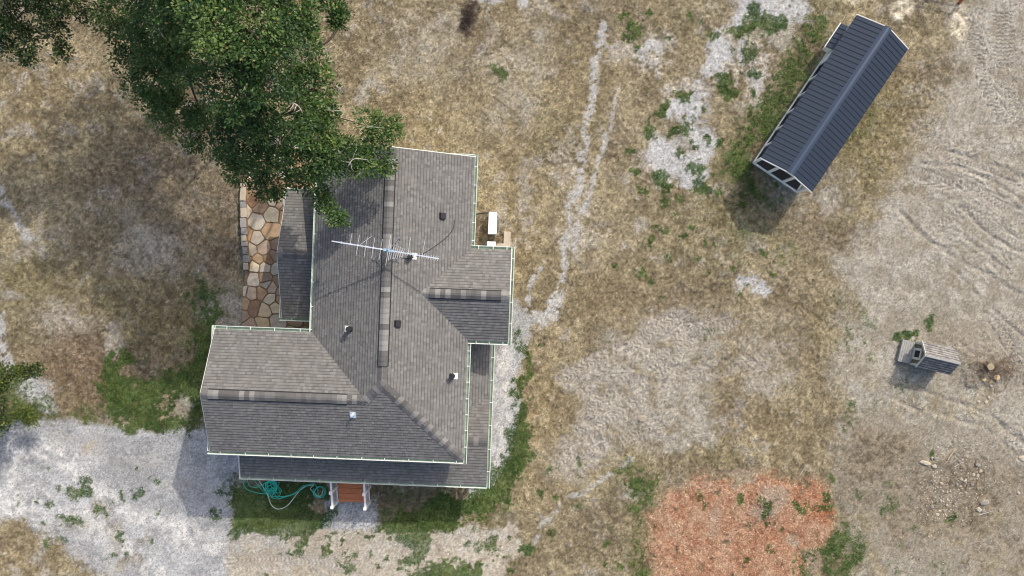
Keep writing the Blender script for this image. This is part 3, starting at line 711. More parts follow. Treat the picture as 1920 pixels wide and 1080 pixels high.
def vent_strip(p0, p1, plA, plB, parent, half=0.225, lift=0.045):
    """dark plastic ridge vent under the caps"""
    P = Vector(p0); Q = Vector(p1); d = (Q-P).normalized(); nrm = Vector((-d.y, d.x))
    if (zpl(plA, *((P+Q)/2+nrm*0.1)) > zpl(plB, *((P+Q)/2+nrm*0.1))): plA, plB = plB, plA
    V = []
    for t in (P, Q):
        for o_ in (-half, 0, half):
            q = t+nrm*o_; z = zpl(plA if o_ >= 0 else plB, q.x, q.y)
            V += [HL(q.x, q.y, z+lift+(0.006 if o_ else -0.05)), HL(q.x, q.y, z-(0.01 if o_ else 0.08))]
    F = [(0,2,8,6),(2,4,10,8),(0,6,7,1),(4,5,11,10),(0,1,3,2),(2,3,5,4),(6,8,9,7),(8,10,11,9)]
    mesh_obj('ridge_vent', V, F, 'vent_dark', parent)
pl = PLANES
caps((RU,NR), (RU,-4.55), pl['main_west'], pl['main_east'], main_roof, 0.0, seed=1)
vent_strip((RU,-4.55), (RU,3.30), pl['main_west'], pl['main_east'], main_roof)
caps((RU,-4.55), (RU,3.30), pl['main_west'], pl['main_east'], main_roof, 0.045, seed=2)
caps((RU,3.30), hipE, pl['main_west'], pl['main_east'], main_roof, 0.0, seed=3)
caps(hipE, (E_-.05,S_-.05), pl['main_east'], pl['south'], main_roof, 0.0, seed=4, half=0.19)
caps(hipE, valW, pl['main_west'], pl['south'], main_roof, 0.002, seed=5)
caps((WR,WW), (WR+.3,WW), pl['wing_north'], pl['south'], main_roof, 0.0, seed=6)
vent_strip((WR+.3,WW), (valW[0]-.75,WW), pl['wing_north'], pl['south'], main_roof)
caps((WR+.3,WW), (valW[0]-.75,WW), pl['wing_north'], pl['south'], main_roof, 0.045, seed=7)
caps((valW[0]-.75,WW), valW, pl['wing_north'], pl['south'], main_roof, 0.0, seed=8)
caps(bapx, (bapx[0]+.35,BW), pl['bump_north'], pl['bump_south'], main_roof, 0.0, seed=9)
vent_strip((bapx[0]+.35,BW), (BE-.35,BW), pl['bump_north'], pl['bump_south'], main_roof)
caps((bapx[0]+.35,BW), (BE-.35,BW), pl['bump_north'], pl['bump_south'], main_roof, 0.045, seed=10)
caps((BE-.35,BW), (BE,BW), pl['bump_north'], pl['bump_south'], main_roof, 0.0, seed=11)
caps((-2.08,PR), (PE,PR), PORCH['porch_north'], PORCH['porch_south'], porch_roof, 0.0, seed=12)
caps((QW,QR), (-7.97,QR), SIDE['side_north'], SIDE['side_south'], side_roof, 0.0, seed=13)

# ---- walls, gables, soffits
FOOT = [(-2.1,-5.0),(-2.1,-1.25),(-.45,-1.25),(-.45,1.9),(-2.1,1.9),(-2.1,6.93),(-12.0,6.93),(-12.0,2.5),(-7.96,2.5),(-7.96,-5.0)]
m = MB(); P2 = [HL(u, w, 0)[:2] for u, w in FOOT]; m.prism(P2[::-1], -0.1, 4.14)
wall = m.build('wall', 'siding', house)
m = MB()
def gable_tri(m, pts):
    """pts: three (u,w,z) + thickness vector"""
    (a, b, c, t) = pts
    q = [HL(*a), HL(*b), HL(*c)]; tv = Vector((t[0], -t[1], 0))
    v = [Vector(x) for x in q]+[Vector(x)+tv for x in q]
    m.add(v, [(0,1,2),(5,4,3),(0,3,4,1),(1,4,5,2),(2,5,3,0)])
gable_tri(m, ((W_+.3,-5.06,4.14),(E_-.3,-5.06,4.14),(RU,-5.06,RZ-.30),(0,.12)))
m.build('gable', 'siding', house)
m = MB(); gable_tri(m, ((-12.06,WN+.3,4.14),(-12.06,S_-.3,4.14),(-12.06,WW,WZ-.30),(.12,0))); m.build('gable', 'siding', house)
m = MB(); gable_tri(m, ((-.39,BN+.3,4.14),(-.39,BS-.3,4.14),(-.39,BW,BZ-.30),(-.12,0))); m.build('gable', 'siding', house)
m = MB(); gable_tri(m, ((PE-.12,PS-2*(PS-PR)+.25,2.4),(PE-.12,PS-.25,2.4),(PE-.12,PR,PRZ-.18),(-.08,0))); m.build('gable', 'siding', house)
m = MB(); gable_tri(m, ((QW+.14,QN+.3,2.4),(QW+.14,QS-.3,2.4),(QW+.14,QR,QRZ-.2),(.08,0))); m.build('gable', 'siding', house)
OUT = [(E_,NR),(E_,BN),(BE,BN),(BE,BS),(E_,BS),(E_,S_),(WR,S_),(WR,WN),(W_,WN),(W_,NR)]
m = MB(); m.prism([HL(u, w, 0)[:2] for u, w in OUT][::-1], 4.10, 4.135); m.build('soffit', 'trim', house)

def rake(a, b, parent=house, th=0.16, name='rake_board'):
    m = MB(); m.bar(HL(*a), HL(*b), 0.03, th); return m.build(name, 'trim', parent)
zc = -0.115
rake((W_,NR-.017,ZE+zc),(RU,NR-.017,RZ+zc)); rake((RU,NR-.017,RZ+zc),(E_,NR-.017,ZE+zc))
rake((WR-.017,WN,ZE+zc),(WR-.017,WW,WZ+zc)); rake((WR-.017,WW,WZ+zc),(WR-.017,S_,ZE+zc))
rake((BE+.017,BN,ZE+zc),(BE+.017,BW,BZ+zc)); rake((BE+.017,BW,BZ+zc),(BE+.017,BS,ZE+zc))
rake((QW-.017,QN,PZ+zc),(QW-.017,QR,QRZ+zc)); rake((QW-.017,QR,QRZ+zc),(QW-.017,QS,PZ+zc))
rake((PW-.017,6.97,PZ+PP*(PS-6.97)+zc),(PW-.017,PS,PZ+zc))

# ---- gutters with hangers
def gutter(u0, w0, u1, w1, out, z, wd=0.125, hang=1.0, first=0.5):
    """open channel along the eave; out = outward direction (u,w)"""
    d = Vector((u1-u0, w1-w0)); Ln = d.length; d.normalize(); o = Vector(out)
    def q(t, s, zz): return HL(u0+d.x*t+o.x*s, w0+d.y*t+o.y*s, zz)
    prof = [(0.002,0.0),(0.002,-0.125),(0.085,-0.125),(wd-.012,-0.05),(wd-.012,0.0),(wd,0.004),(wd+.014,0.004),(wd+.014,-0.014),(wd+.004,-0.016),(0.095,-0.14),(-0.012,-0.14),(-0.012,0.0)]
    V = [q(0, s, z+zz) for s, zz in prof]+[q(Ln, s, z+zz) for s, zz in prof]
    n = len(prof); F = [(i, (i+1) % n, n+(i+1) % n, n+i) for i in range(n)]+[tuple(range(n))[::-1], tuple(range(n, 2*n))]
    gt = mesh_obj('gutter', V, F, 'gutter', house)
    V = [q(0.01, 0.004, z-.115), q(0.01, wd-.03, z-.10), q(Ln-.01, wd-.03, z-.10), q(Ln-.01, 0.004, z-.115)]
    mesh_obj('gutter_bed', V, [(0,1,2,3)] , 'gutter_bed', gt)
    t = first
    while t < Ln-0.1:
        m = MB()
        a, b = q(t, -0.07, z+.03), q(t, wd+.006, z+.012)
        m.bar(a, b, 0.026, 0.012); m.build('hanger', 'white_paint', gt)
        t += hang*random.uniform(.93, 1.07)
    return gt
GZm = ZE-0.03
gutter(E_,NR-.11,E_,BN-.135,(1,0),GZm,hang=.80)
gutter(E_+.0,BN,BE+.0,BN,(0,-1),GZm,hang=.62,first=.3)
gutter(BE,BN-.135,BE,BS+.135,(1,0),GZm,hang=.95)
gutter(E_,BS,BE,BS,(0,1),GZm,hang=.55,first=.35)
gutter(E_,BS+.14,E_,S_+.135,(1,0),GZm,hang=.66,first=.3)
gutter(WR-.135,S_,E_,S_,(0,1),GZm,hang=1.0,first=.55)
gutter(WR-.0,WN-.135,WR-.0,S_,(-1,0),GZm,hang=9)
gutter(WR,WN,W_-.14,WN,(0,-1),GZm,hang=1.05,first=.5)
gutter(W_,NR-.11,W_,WN-.0,(-1,0),GZm,hang=1.0,first=.6)
gutter(W_,NR+.02,E_,NR+.02,(0,-1),GZm,hang=.9,first=.5)
gutter(PW-.06,PS,PE,PS,(0,1),PZ-.03,hang=1.03,first=.43)
gutter(PE,2.0,PE,PS+.135,(1,0),PZ-.03,hang=.98,first=.1)
gutter(QW-.12,QS,-8.4,QS,(0,1),PZ-.03,hang=.9,first=.55)
gutter(QW-.12,QN,-8.4,QN,(0,-1),PZ-.03,hang=.9,first=.55)
gutter(QW,QN,QW,QS,(-1,0),PZ-.03,hang=2.2,first=.4)
# trim strip closing the west end of the south porch
m = MB(); m.bar(HL(PW-.04,7.2,PZ+.38), HL(PW-.04,PS+.1,PZ-.02), 0.03, 0.10); m.build('trim_board', 'white_paint', house)

# ---- windows, doors, porch structure
def window(u, w, facing, wd=0.9, ht=1.3, z0=1.6):
    fx, fw = facing; e = (-fw, fx)
    def q(s, o, z): return HL(u+e[0]*s+fx*o, w+e[1]*s+fw*o, z)
    m = MB()
    for s0, s1, za, zb in ((-wd/2-.08, wd/2+.08, z0+ht, z0+ht+.1), (-wd/2-.08, -wd/2, z0, z0+ht), (wd/2, wd/2+.08, z0, z0+ht), (-wd/2, wd/2, z0+ht/2-.02, z0+ht/2+.02), (-wd/2-.1, wd/2+.1, z0-.07, z0)):
        c0 = q(s0, 0.0, za); c1 = q(s1, 0.05, zb)
        m.box(min(c0[0],c1[0]), max(c0[0],c1[0]), min(c0[1],c1[1]), max(c0[1],c1[1]), za, zb)
    wobj = m.build('window', 'white_paint', house)
    V = [q(-wd/2, .012, z0), q(wd/2, .012, z0), q(wd/2, .012, z0+ht), q(-wd/2, .012, z0+ht)]
    mesh_obj('pane', V, [(0,1,2,3)], 'pane_glass', wobj)
for u, w, f in ((-10.4,6.93,(0,1)),(-8.6,6.93,(0,1)),(-4.4,6.93,(0,1)),(-12.0,4.7,(-1,0)),(-2.1,4.4,(1,0)),(-.45,.33,(1,0)),(-2.1,-3.4,(1,0)),(-5.0,-5.0,(0,-1)),(-10,2.5,(0,-1)),(-7.96,-3.0,(-1,0))):
    window(u, w, f)
m = MB(); c0 = HL(-7.2,6.93,.93); c1 = HL(-6.25,7.0,.93); m.box(c0[0],c1[0],c1[1],c0[1],.93,2.6); d_ = m.build('door', 'trim', house)
m = MB(); c = HL(-6.4,7.03,1.6); m.box(c[0]-.03,c[0]+.03,c[1]-.03,c[1]+.03,1.55,1.65); m.build('handle', 'steel_grey', d_)
m = MB(); c0 = HL(-11.45,8.5,0); c1 = HL(-1.0,6.94,0); m.box(c0[0],c1[0],c0[1],c1[1],.80,.92)
c0 = HL(-2.09,6.94,0); c1 = HL(-1.0,2.0,0); m.box(c0[0],c1[0],c0[1]+.002,c1[1],.80,.917); m.build('porch_floor', 'deck_grey', house)
for u, w in ((-11.35,8.42),(-9.6,8.42),(-7.75,8.42),(-5.6,8.42),(-3.4,8.42),(-1.08,8.42),(-1.08,6.2),(-1.08,4.2),(-1.08,2.2)):
    c = HL(u, w, 0); m = MB(); m.box(c[0]-.06,c[0]+.06,c[1]-.06,c[1]+.06,0,2.40); m.build('porch_post', 'white_paint', house)
for w in (QN+.2, QS-.2):
    c = HL(QW+.25, w, 0); m = MB(); m.box(c[0]-.06,c[0]+.06,c[1]-.06,c[1]+.06,0,2.40); m.build('porch_post', 'white_paint', house)

# ---- vents and pipes on the roof
def roof_frame(plane, px, py, hz=5.2):
    for _ in range(4):
        u, w = hpx(px, py, hz); hz = zpl(plane, u, w)
    s = plane[2]; p = plane[3]
    up = Vector((s[0], -s[1], p)).normalized(); e = Vector((-s[1], -s[0], 0)); n = e.cross(up)
    if n.z < 0: n = -n; e = -e
    return Vector(HL(u, w, hz)), e, up, n
def box_vent(plane, px, py):
    o, e, up, n = roof_frame(plane, px, py)
    m = MB()
    def q(a, b, c): return o+e*a+up*b+n*c
    m.add([q(-.14,-.14,.012),q(.14,-.14,.012),q(.14,.15,.012),q(-.14,.15,.012),q(-.14,-.14,.026),q(.14,-.14,.026),q(.14,.15,.026),q(-.14,.15,.026)], [(4,5,6,7),(0,1,5,4),(1,2,6,5),(2,3,7,6),(3,0,4,7)])
    m.add([q(-.125,-.115,.02),q(.125,-.115,.02),q(.125,.115,.02),q(-.125,.115,.02),q(-.115,-.10,.15),q(.115,-.10,.15),q(.115,.10,.09),q(-.115,.10,.09)], [(4,5,6,7),(0,1,5,4),(1,2,6,5),(2,3,7,6),(3,0,4,7)])
    m.build('roof_vent', 'black_rubber', main_roof)
box_vent(pl['main_east'], 829, 405); box_vent(pl['main_east'], 745, 607)
def pipe_vent(plane, px, py, pipe='black_rubber', plate='white_paint', off=0.13, r=0.095, ht=0.30):
    o, e, up, n = roof_frame(plane, px, py)
    m = MB()
    c = o - up*off
    q = lambda a, b, d: c+e*a+up*b+n*d
    V = [q(-.13,-.13,.03),q(.13,-.13,.03),q(.13,.17,.03),q(-.13,.17,.03),q(-.13,-.13,.045),q(.13,-.13,.045),q(.13,.17,.045),q(-.13,.17,.045)]
    m.add(V, [(4,5,6,7),(0,1,5,4),(1,2,6,5),(2,3,7,6),(3,0,4,7)])
    fl = m.build('pipe_flashing', plate, main_roof)
    m = MB(); m.tube([o, o+n*.09+Vector((0,0,.02)), o+n*.09+Vector((0,0,ht*.5)), o+Vector((0,0,ht))+n*.05], [r*1.5, r*1.15, r, r], 12)
    m.tube([o+Vector((0,0,ht-.015))+n*.05, o+Vector((0,0,ht+.012))+n*.05], [r*1.18, r*1.18], 12)
    m.build('vent_pipe', pipe, main_roof)
pipe_vent(pl['main_west'], 657, 617); pipe_vent(pl['main_east'], 847, 705); pipe_vent(pl['main_east'], 769, 480)
pipe_vent(pl['south'], 662, 776, pipe='aluminium', plate='aluminium', off=.05, r=.05, ht=.2)

# ------------------------------------------------------------------ television antenna on the ridge
HA = 6.95
A0 = W(622, 452, HA); A1 = W(823, 485, HA-.05)
bd = (A1-A0).normalized(); bl = (A1-A0).length; bp_ = Vector((-bd.y, bd.x, 0)).normalized()
mb = W(727, 469, HA)
base_uw = hpx(727, 469, HA)
ant = empty('television_antenna', (mb.x, mb.y, RZ+.06))
tag(ant, 'long silver television antenna with many thin rods over the main roof ridge', 'antenna')
AO = Vector((mb.x, mb.y, RZ+.06))
m = MB(); m.bar(A0-AO, A1-AO, 0.045, 0.045); m.build('boom', 'aluminium', ant)
kpx = (1-HA/H)/PPM
def rod(x, upl, dnl, r=0.009, lean=0.0, zo=0.04):
    t = (x-622)/(823-622)*bl; c = A0+bd*t+Vector((0,0,zo))-AO
    m = MB(); m.tube([c+bp_*(upl*kpx)+bd*lean, c-bp_*(dnl*kpx)-bd*lean], r, 5)
    m.build('rod', 'aluminium', ant)
for x, a, b in ((657,21,2),(671,20,20),(686,18,21),(700,20,20),(714,19,21),(728,29,29),(731,14,20)): rod(x, a, b)
rod(684, 22, 0, lean=.22)
for i, x in enumerate((736,740,744,748,752,756)): rod(x, 13-i, 16-i, .007, .04, .05)
for i, x in enumerate((738,742,746,750,754)): rod(x, 9-i*.6, 14-i, .006, -.03, -.05)
rod(765, 30, 3, .008); rod(792, 33, 3, .008)
for i in range(15): rod(761+i*4.3, 4.2, 4.2, .007)
for x in (640,657,671,686,700,714,765,792):
    t = (x-622)/201*bl; c = A0+bd*t-AO
    m = MB(); m.box(c.x-.03,c.x+.03,c.y-.035,c.y+.035,c.z-.03,c.z+.07); m.build('insulator', 'aluminium', ant)
m = MB()
for x in (722,728,735): c = A0+bd*((x-622)/201*bl)-AO; m.box(c.x-.06,c.x+.05,c.y-.05,c.y+.05,c.z-.07,c.z+.05)
m.build('clamp', 'blue_plastic', ant)
m = MB(); m.tube([(0,0,-.05),(0,0,HA-AO.z+.12)], .02, 8); m.build('mast', 'steel_grey', ant)
for px_, py_ in ((748,446),(746,490),(702,486)):
    pln = pl['main_east'] if px_ > 730 else pl['main_west']
    hz = 5.9
    for _ in range(4): uu, ww = hpx(px_, py_, hz); hz = zpl(pln, uu, ww)
    f = W(px_, py_, hz+.02)
    m = MB(); m.tube([f-AO, Vector((0,0,.55))], .015, 6); m.box(f.x-AO.x-.05,f.x-AO.x+.05,f.y-AO.y-.05,f.y-AO.y+.05,f.z-AO.z-.02,f.z-AO.z+.03); m.build('leg', 'steel_grey', ant)
pts = []
for px_, py_ in ((732,478),(745,481),(768,484),(790,477),(815,462),(838,444),(850,428),(852,412)):
    hz = 5.5
    for _ in range(4): uu, ww = hpx(px_, py_, hz); hz = zpl(pl['main_east'], uu, ww)
    pts.append(W(px_, py_, hz+.045)-AO)
m = MB(); m.tube(spline(pts, 6), .012, 5); m.build('cable', 'black_rubber', ant)

# ------------------------------------------------------------------ porch steps with railings
fu, fw = hpx(661, 925, .4)
st0 = HW(-7.0, 8.55)
ug0 = hpx(633, 925, .5)[0]; ug1 = hpx(689, 925, .5)[0]
so = HW((ug0+ug1)/2, 9.05)
steps = empty('porch_steps', (so[0], so[1], 0), -TH)
tag(steps, 'red-brown wooden porch steps with white baluster railings on both sides', 'steps')
hw_ = (ug1-ug0)/2
SL0 = 0.50          # local y of the porch edge (north), steps run to -y
NT = 6; TD = 0.285; RS = 0.145
for i in range(NT):
    zt = 0.90-RS*(i+0.35); y1 = SL0-TD*i; y0 = y1-TD
    for k in range(2):
        m = MB(); ya = y0-0.02+k*(TD/2+.008); m.box(-hw_, hw_, ya, ya+TD/2-.004, zt-.035, zt); m.build('tread', 'tread_wood', steps)
    m = MB(); m.box(-hw_+.02, hw_-.02, y0-.0, y0+.02, zt-RS, zt-.037); m.build('riser', 'tread_wood', steps)
for sx in (-1, 1):
    m = MB(); xa = sx*(hw_-.03)
    x0, x1 = xa-.02, xa+.02
    zA = .90-RS*.35-.05; yb = SL0-TD*NT
    V = [(x0,SL0,0.0),(x0,yb,-.05),(x0,yb,.10),(x0,SL0,zA)]; V += [(x1,y,z) for _, y, z in V]
    m.add(V, [(0,1,2,3),(7,6,5,4),(0,4,5,1),(1,5,6,2),(2,6,7,3),(3,7,4,0)]); m.build('stringer', 'tread_wood', steps)
    rx = sx*(hw_+.055); y_t, y_b = SL0+.02, SL0-TD*NT+.06
    zt_, zb_ = 1.00, .16
    HR = 1.12
    m = MB(); m.bar((rx,y_t,zt_+HR), (rx,y_b,zb_+HR), .09, .05); rail = m.build('railing', 'white_paint', steps)
    m = MB(); m.bar((rx,y_t,zt_), (rx,y_b,zb_), .05, .05); m.build('bottom_rail', 'white_paint', rail)
    nb = 15
    for k in range(1, nb):
        t = k/nb; y = y_t+(y_b-y_t)*t; z = zt_+(zb_-zt_)*t
        m = MB(); m.box(rx-.012, rx+.012, y-.012, y+.012, z+.02, z+HR-.02); m.build('baluster', 'white_paint', rail)
    for y, za in ((y_b-.03, zb_+HR+.12), (y_t-.95, zt_+HR-.43+.12)):
        m = MB(); lowz = -.05 if y < y_b else .2
        m.box(rx-.055, rx+.055, y-.055, y+.055, lowz, za); m.box(rx-.07, rx+.07, y-.07, y+.07, za, za+.03); m.build('post', 'white_paint', rail)

# ------------------------------------------------------------------ hoses on the grass
def hose(pxs, name, material, label, r, n=7, loops=None):
    pts = []
    for p in pxs:
        q = W(p[0], p[1], 0); pts.append(Vector((q.x, q.y, float(gz(q.x, q.y))+0.05+(p[2] if len(p) > 2 else 0))))
    c = spline(pts, n); o = c[0].copy(); o.z = 0
    m = MB(); m.tube([p-o for p in c], r, 6)
    ob = m.build(name, material, None, smooth=True, loc=o)
    return tag(ob, label, 'hose')
rr = random.Random(4)
coil = []
cx_, cy_ = 514.0, 914.0
for i in range(52):
    a = i*1.25+rr.uniform(-.35,.35)
    if i % 5 == 0: cx_ = 514+rr.uniform(-9,9); cy_ = 915+rr.uniform(-7,8); cr_ = rr.uniform(5,12)
    coil.append((cx_+math.cos(a)*cr_*rr.uniform(.85,1.2), cy_+math.sin(a)*cr_*rr.uniform(.85,1.15), .008+.0016*i))
coil2 = [(602+math.cos(i*.9+2)*(10+rr.uniform(-1.5,2.5))-i*.28, 922+math.sin(i*.9+2)*(9.5+rr.uniform(-1,1.5)), .01) for i in range(17)]
hose([(458,900),(458,910),(466,918),(484,924),(500,926),(512,927)]+coil+[(520,930),(540,930),(556,922),(566,912),(580,908),(592,909)]+coil2, 'garden_hose', 'hose_green', 'tangled green garden hose coiled on the grass beside the porch', .016)
hose([(464,899),(468,910),(480,914),(492,908),(502,905),(512,904),(520,912),(516,926),(524,934),(540,930),(548,926)], 'garden_hose', 'hose_green', 'short green hose bend at the corner of the porch', .015)
hose([(476,898),(486,912),(496,922),(508,932),(522,935),(535,930),(552,926),(566,917),(578,910),(590,908)], 'garden_hose', 'hose_green', 'second green hose lying straighter under the tangle beside the porch', .015)
hose([(484,898),(492,910),(500,922),(505,936),(509,946),(518,953),(529,953),(541,946),(550,935),(560,922),(568,914),(580,910),(588,910),(582,916),(590,924),(598,930),(604,926),(606,918)], 'garden_hose', 'hose_white', 'long white hose looping out over the shaded grass', .016)

# ------------------------------------------------------------------ outdoor units, concrete pad
def unit(px0, py0, px1, py1, zt, label, rz):
    """box of a split air conditioner: corners of its top in the plumb view"""
    a = W(px0, py0, zt); b = W(px1, py1, zt); c = (a+b)/2; wx = abs(b.x-a.x)/2; wy = abs(a.y-b.y)/2
    e = empty('air_conditioner', (c.x, c.y, 0), rz)
    tag(e, label, 'air conditioner', 'air conditioner units beside the house')
    m = MB(); m.box(-wx, wx, -wy, wy, .12, zt-.03); body = m.build('body', 'unit_white', e)
    m = MB(); m.box(-wx-.012, wx+.012, -wy-.012, wy+.012, zt-.03, zt); m.build('lid', 'unit_white', e)
    for y in (-wy*.7, wy*.7):
        m = MB(); m.box(-wx-.04, wx+.04, y-.04, y+.04, -.02, .12); m.build('foot', 'black_rubber', e)
    n = 9
    for k in range(n):
        z = .2+(zt-.3)*k/(n-1)
        m = MB(); m.box(wx, wx+.02, -wy*.9, wy*.9, z-.012, z+.012); m.build('grille_bar', 'unit_fin', e)
    for k in range(7):
        x = -wx+2*wx*(k+.5)/7
        m = MB(); m.box(x-.012, x+.012, -wy-.02, -wy, .2, zt-.08); m.build('grille_bar', 'unit_fin', e)
    return e
unit(916.5, 398, 931, 438, .78, 'large white air conditioner unit beside the east wall', -TH)
unit(913.5, 453.5, 928.5, 473, .72, 'small white air conditioner unit half hidden under the roof gutter', -TH)
a = W(903, 431); b = W(946, 482)
m = MB(); m.prism([(-.25,-.62),(.62,-.62),(.62,.66),(.30,.66),(.30,.10),(-.25,.06)], -.03, .075)
pad = m.build('concrete_pad', 'concrete', None, loc=(W(932,460).x, W(932,460).y, 0), rot=(0,0,-TH)); tag(pad, kind='structure')
pts = [W(889,404,.5), W(897,401,.45), W(906,399.5,.42), W(917,399,.40)]
m = MB(); o = W(917,399); m.tube([p-o for p in spline(pts, 5)], .03, 7); p_ = m.build('refrigerant_pipe', 'black_rubber', None, True, loc=o); tag(p_, 'black insulated pipe from the large air conditioner to the wall', 'pipe')
pts = [W(905,466,.3), W(908,460,.5), W(911,456,.55), W(915,455,.5)]
m = MB(); o = W(905,466); m.tube([p-o for p in spline(pts, 5)], .016, 6); p_ = m.build('refrigerant_pipe', 'steel_grey', None, True, loc=o); tag(p_, 'thin grey pipe curving into the small air conditioner', 'pipe')

# ------------------------------------------------------------------ flagstone patio and garden wall
def half_clip(poly, p, n):
    out = []
    for i in range(len(poly)):
        a, b = poly[i-1], poly[i]; fa = (a[0]-p[0])*n[0]+(a[1]-p[1])*n[1]; fb = (b[0]-p[0])*n[0]+(b[1]-p[1])*n[1]
        if fa <= 0:
            if fb <= 0: out.append(b)
            else: t = fa/(fa-fb); out.append((a[0]+(b[0]-a[0])*t, a[1]+(b[1]-a[1])*t))
        elif fb <= 0:
            t = fa/(fa-fb); out.append((a[0]+(b[0]-a[0])*t, a[1]+(b[1]-a[1])*t)); out.append(b)
    return out
pc = W(500, 470)
patio_px = [(463,345),(470,300),(488,268),(560,268),(585,300),(590,640),(452,640),(455,560),(463,480)]
pp = [(W(x, y).x-pc.x, W(x, y).y-pc.y) for x, y in patio_px]
m = MB(); m.prism(pp[::-1], -.08, .045); patio = m.build('patio', 'mortar', None, loc=(pc.x, pc.y, 0)); tag(patio, kind='structure')
rp = random.Random(21)
seeds = []
y = 268
tries = 0
while tries < 6000:
    tries += 1
    x_, y_ = rp.uniform(452, 592), rp.uniform(266, 642)
    dmin = rp.choice((11, 15, 20, 26, 31))
    if all(math.hypot(x_-a, (y_-b)*.9) > max(dmin, d)*.92 for a, b, d in seeds): seeds.append((x_, y_, dmin))
STC = [lin(196,166,118), lin(176,140,96), lin(206,180,132), lin(160,132,102), lin(186,170,146), lin(214,196,156), lin(150,112,76), lin(190,160,128), lin(196,184,162), lin(180,138,94)]
def rough_poly(poly, amp, r):
    out = []
    for i in range(len(poly)):
        a = Vector(poly[i-1]); b = Vector(poly[i]); L_ = (b-a).length
        n = max(1, int(L_/.13)); nr = Vector((-(b-a).y, (b-a).x))/max(L_, 1e-6)
        for k in range(n):
            q = a+(b-a)*(k/n)
            if k: q += nr*r.uniform(-amp, amp)
            out.append(q)
    return out
for i, (sx_, sy_, sd) in enumerate(seeds):
    me_ = W(sx_, sy_); c = (me_.x-pc.x, me_.y-pc.y)
    cell = [tuple(q) for q in pp[::-1]]
    for j, (tx, ty, td) in enumerate(seeds):
        if i == j or math.hypot(tx-sx_, ty-sy_) > 90: continue
        o = W(tx, ty); d = (o.x-pc.x-c[0], o.y-pc.y-c[1]); L_ = math.hypot(*d); n = (d[0]/L_, d[1]/L_)
        f = .5+.06*(sd-td)/20
        gap = .030
        cell = half_clip(cell, (c[0]+d[0]*f-n[0]*gap, c[1]+d[1]*f-n[1]*gap), n)
        if len(cell) < 3: break
    if len(cell) < 3: continue
    ar = abs(sum(cell[k-1][0]*cell[k][1]-cell[k][0]*cell[k-1][1] for k in range(len(cell))))/2
    if ar < .03: continue
    rp2 = random.Random(i)
    # knock the corners off, roughen the edge
    q = []
    for k in range(len(cell)):
        a = Vector(cell[k-1]); b = Vector(cell[k]); d_ = Vector(cell[(k+1) % len(cell)])
        q += [b+(a-b)*.10, b+(d_-b)*.10]
    q = rough_poly(q, .014, rp2)
    cen = Vector((sum(v.x for v in q)/len(q), sum(v.y for v in q)/len(q)))
    zt = .075+rp2.uniform(-.008, .012); tilt = (rp2.uniform(-.015,.015), rp2.uniform(-.015,.015))
    V = [(v.x-cen.x, v.y-cen.y, .04) for v in q]+[(v.x-cen.x, v.y-cen.y, zt-.008) for v in q]+[((v.x-cen.x)*.93, (v.y-cen.y)*.93, zt+(v.x-cen.x)*tilt[0]+(v.y-cen.y)*tilt[1]) for v in q]
    n = len(q); F = [(k, (k+1) % n, n+(k+1) % n, n+k) for k in range(n)]+[(n+k, n+(k+1) % n, 2*n+(k+1) % n, 2*n+k) for k in range(n)]+[tuple(range(2*n, 3*n))]
    cc = rp2.choice(STC); gy = sum(cc)/3; cc = tuple(v*.72+gy*.28 for v in cc); fac = rp2.uniform(.78, 1.0)
    mesh_obj('flagstone', V, F, 'stone', patio, loc=(cen.x, cen.y, 0), col=[tuple(v*fac for v in cc)]*len(F))

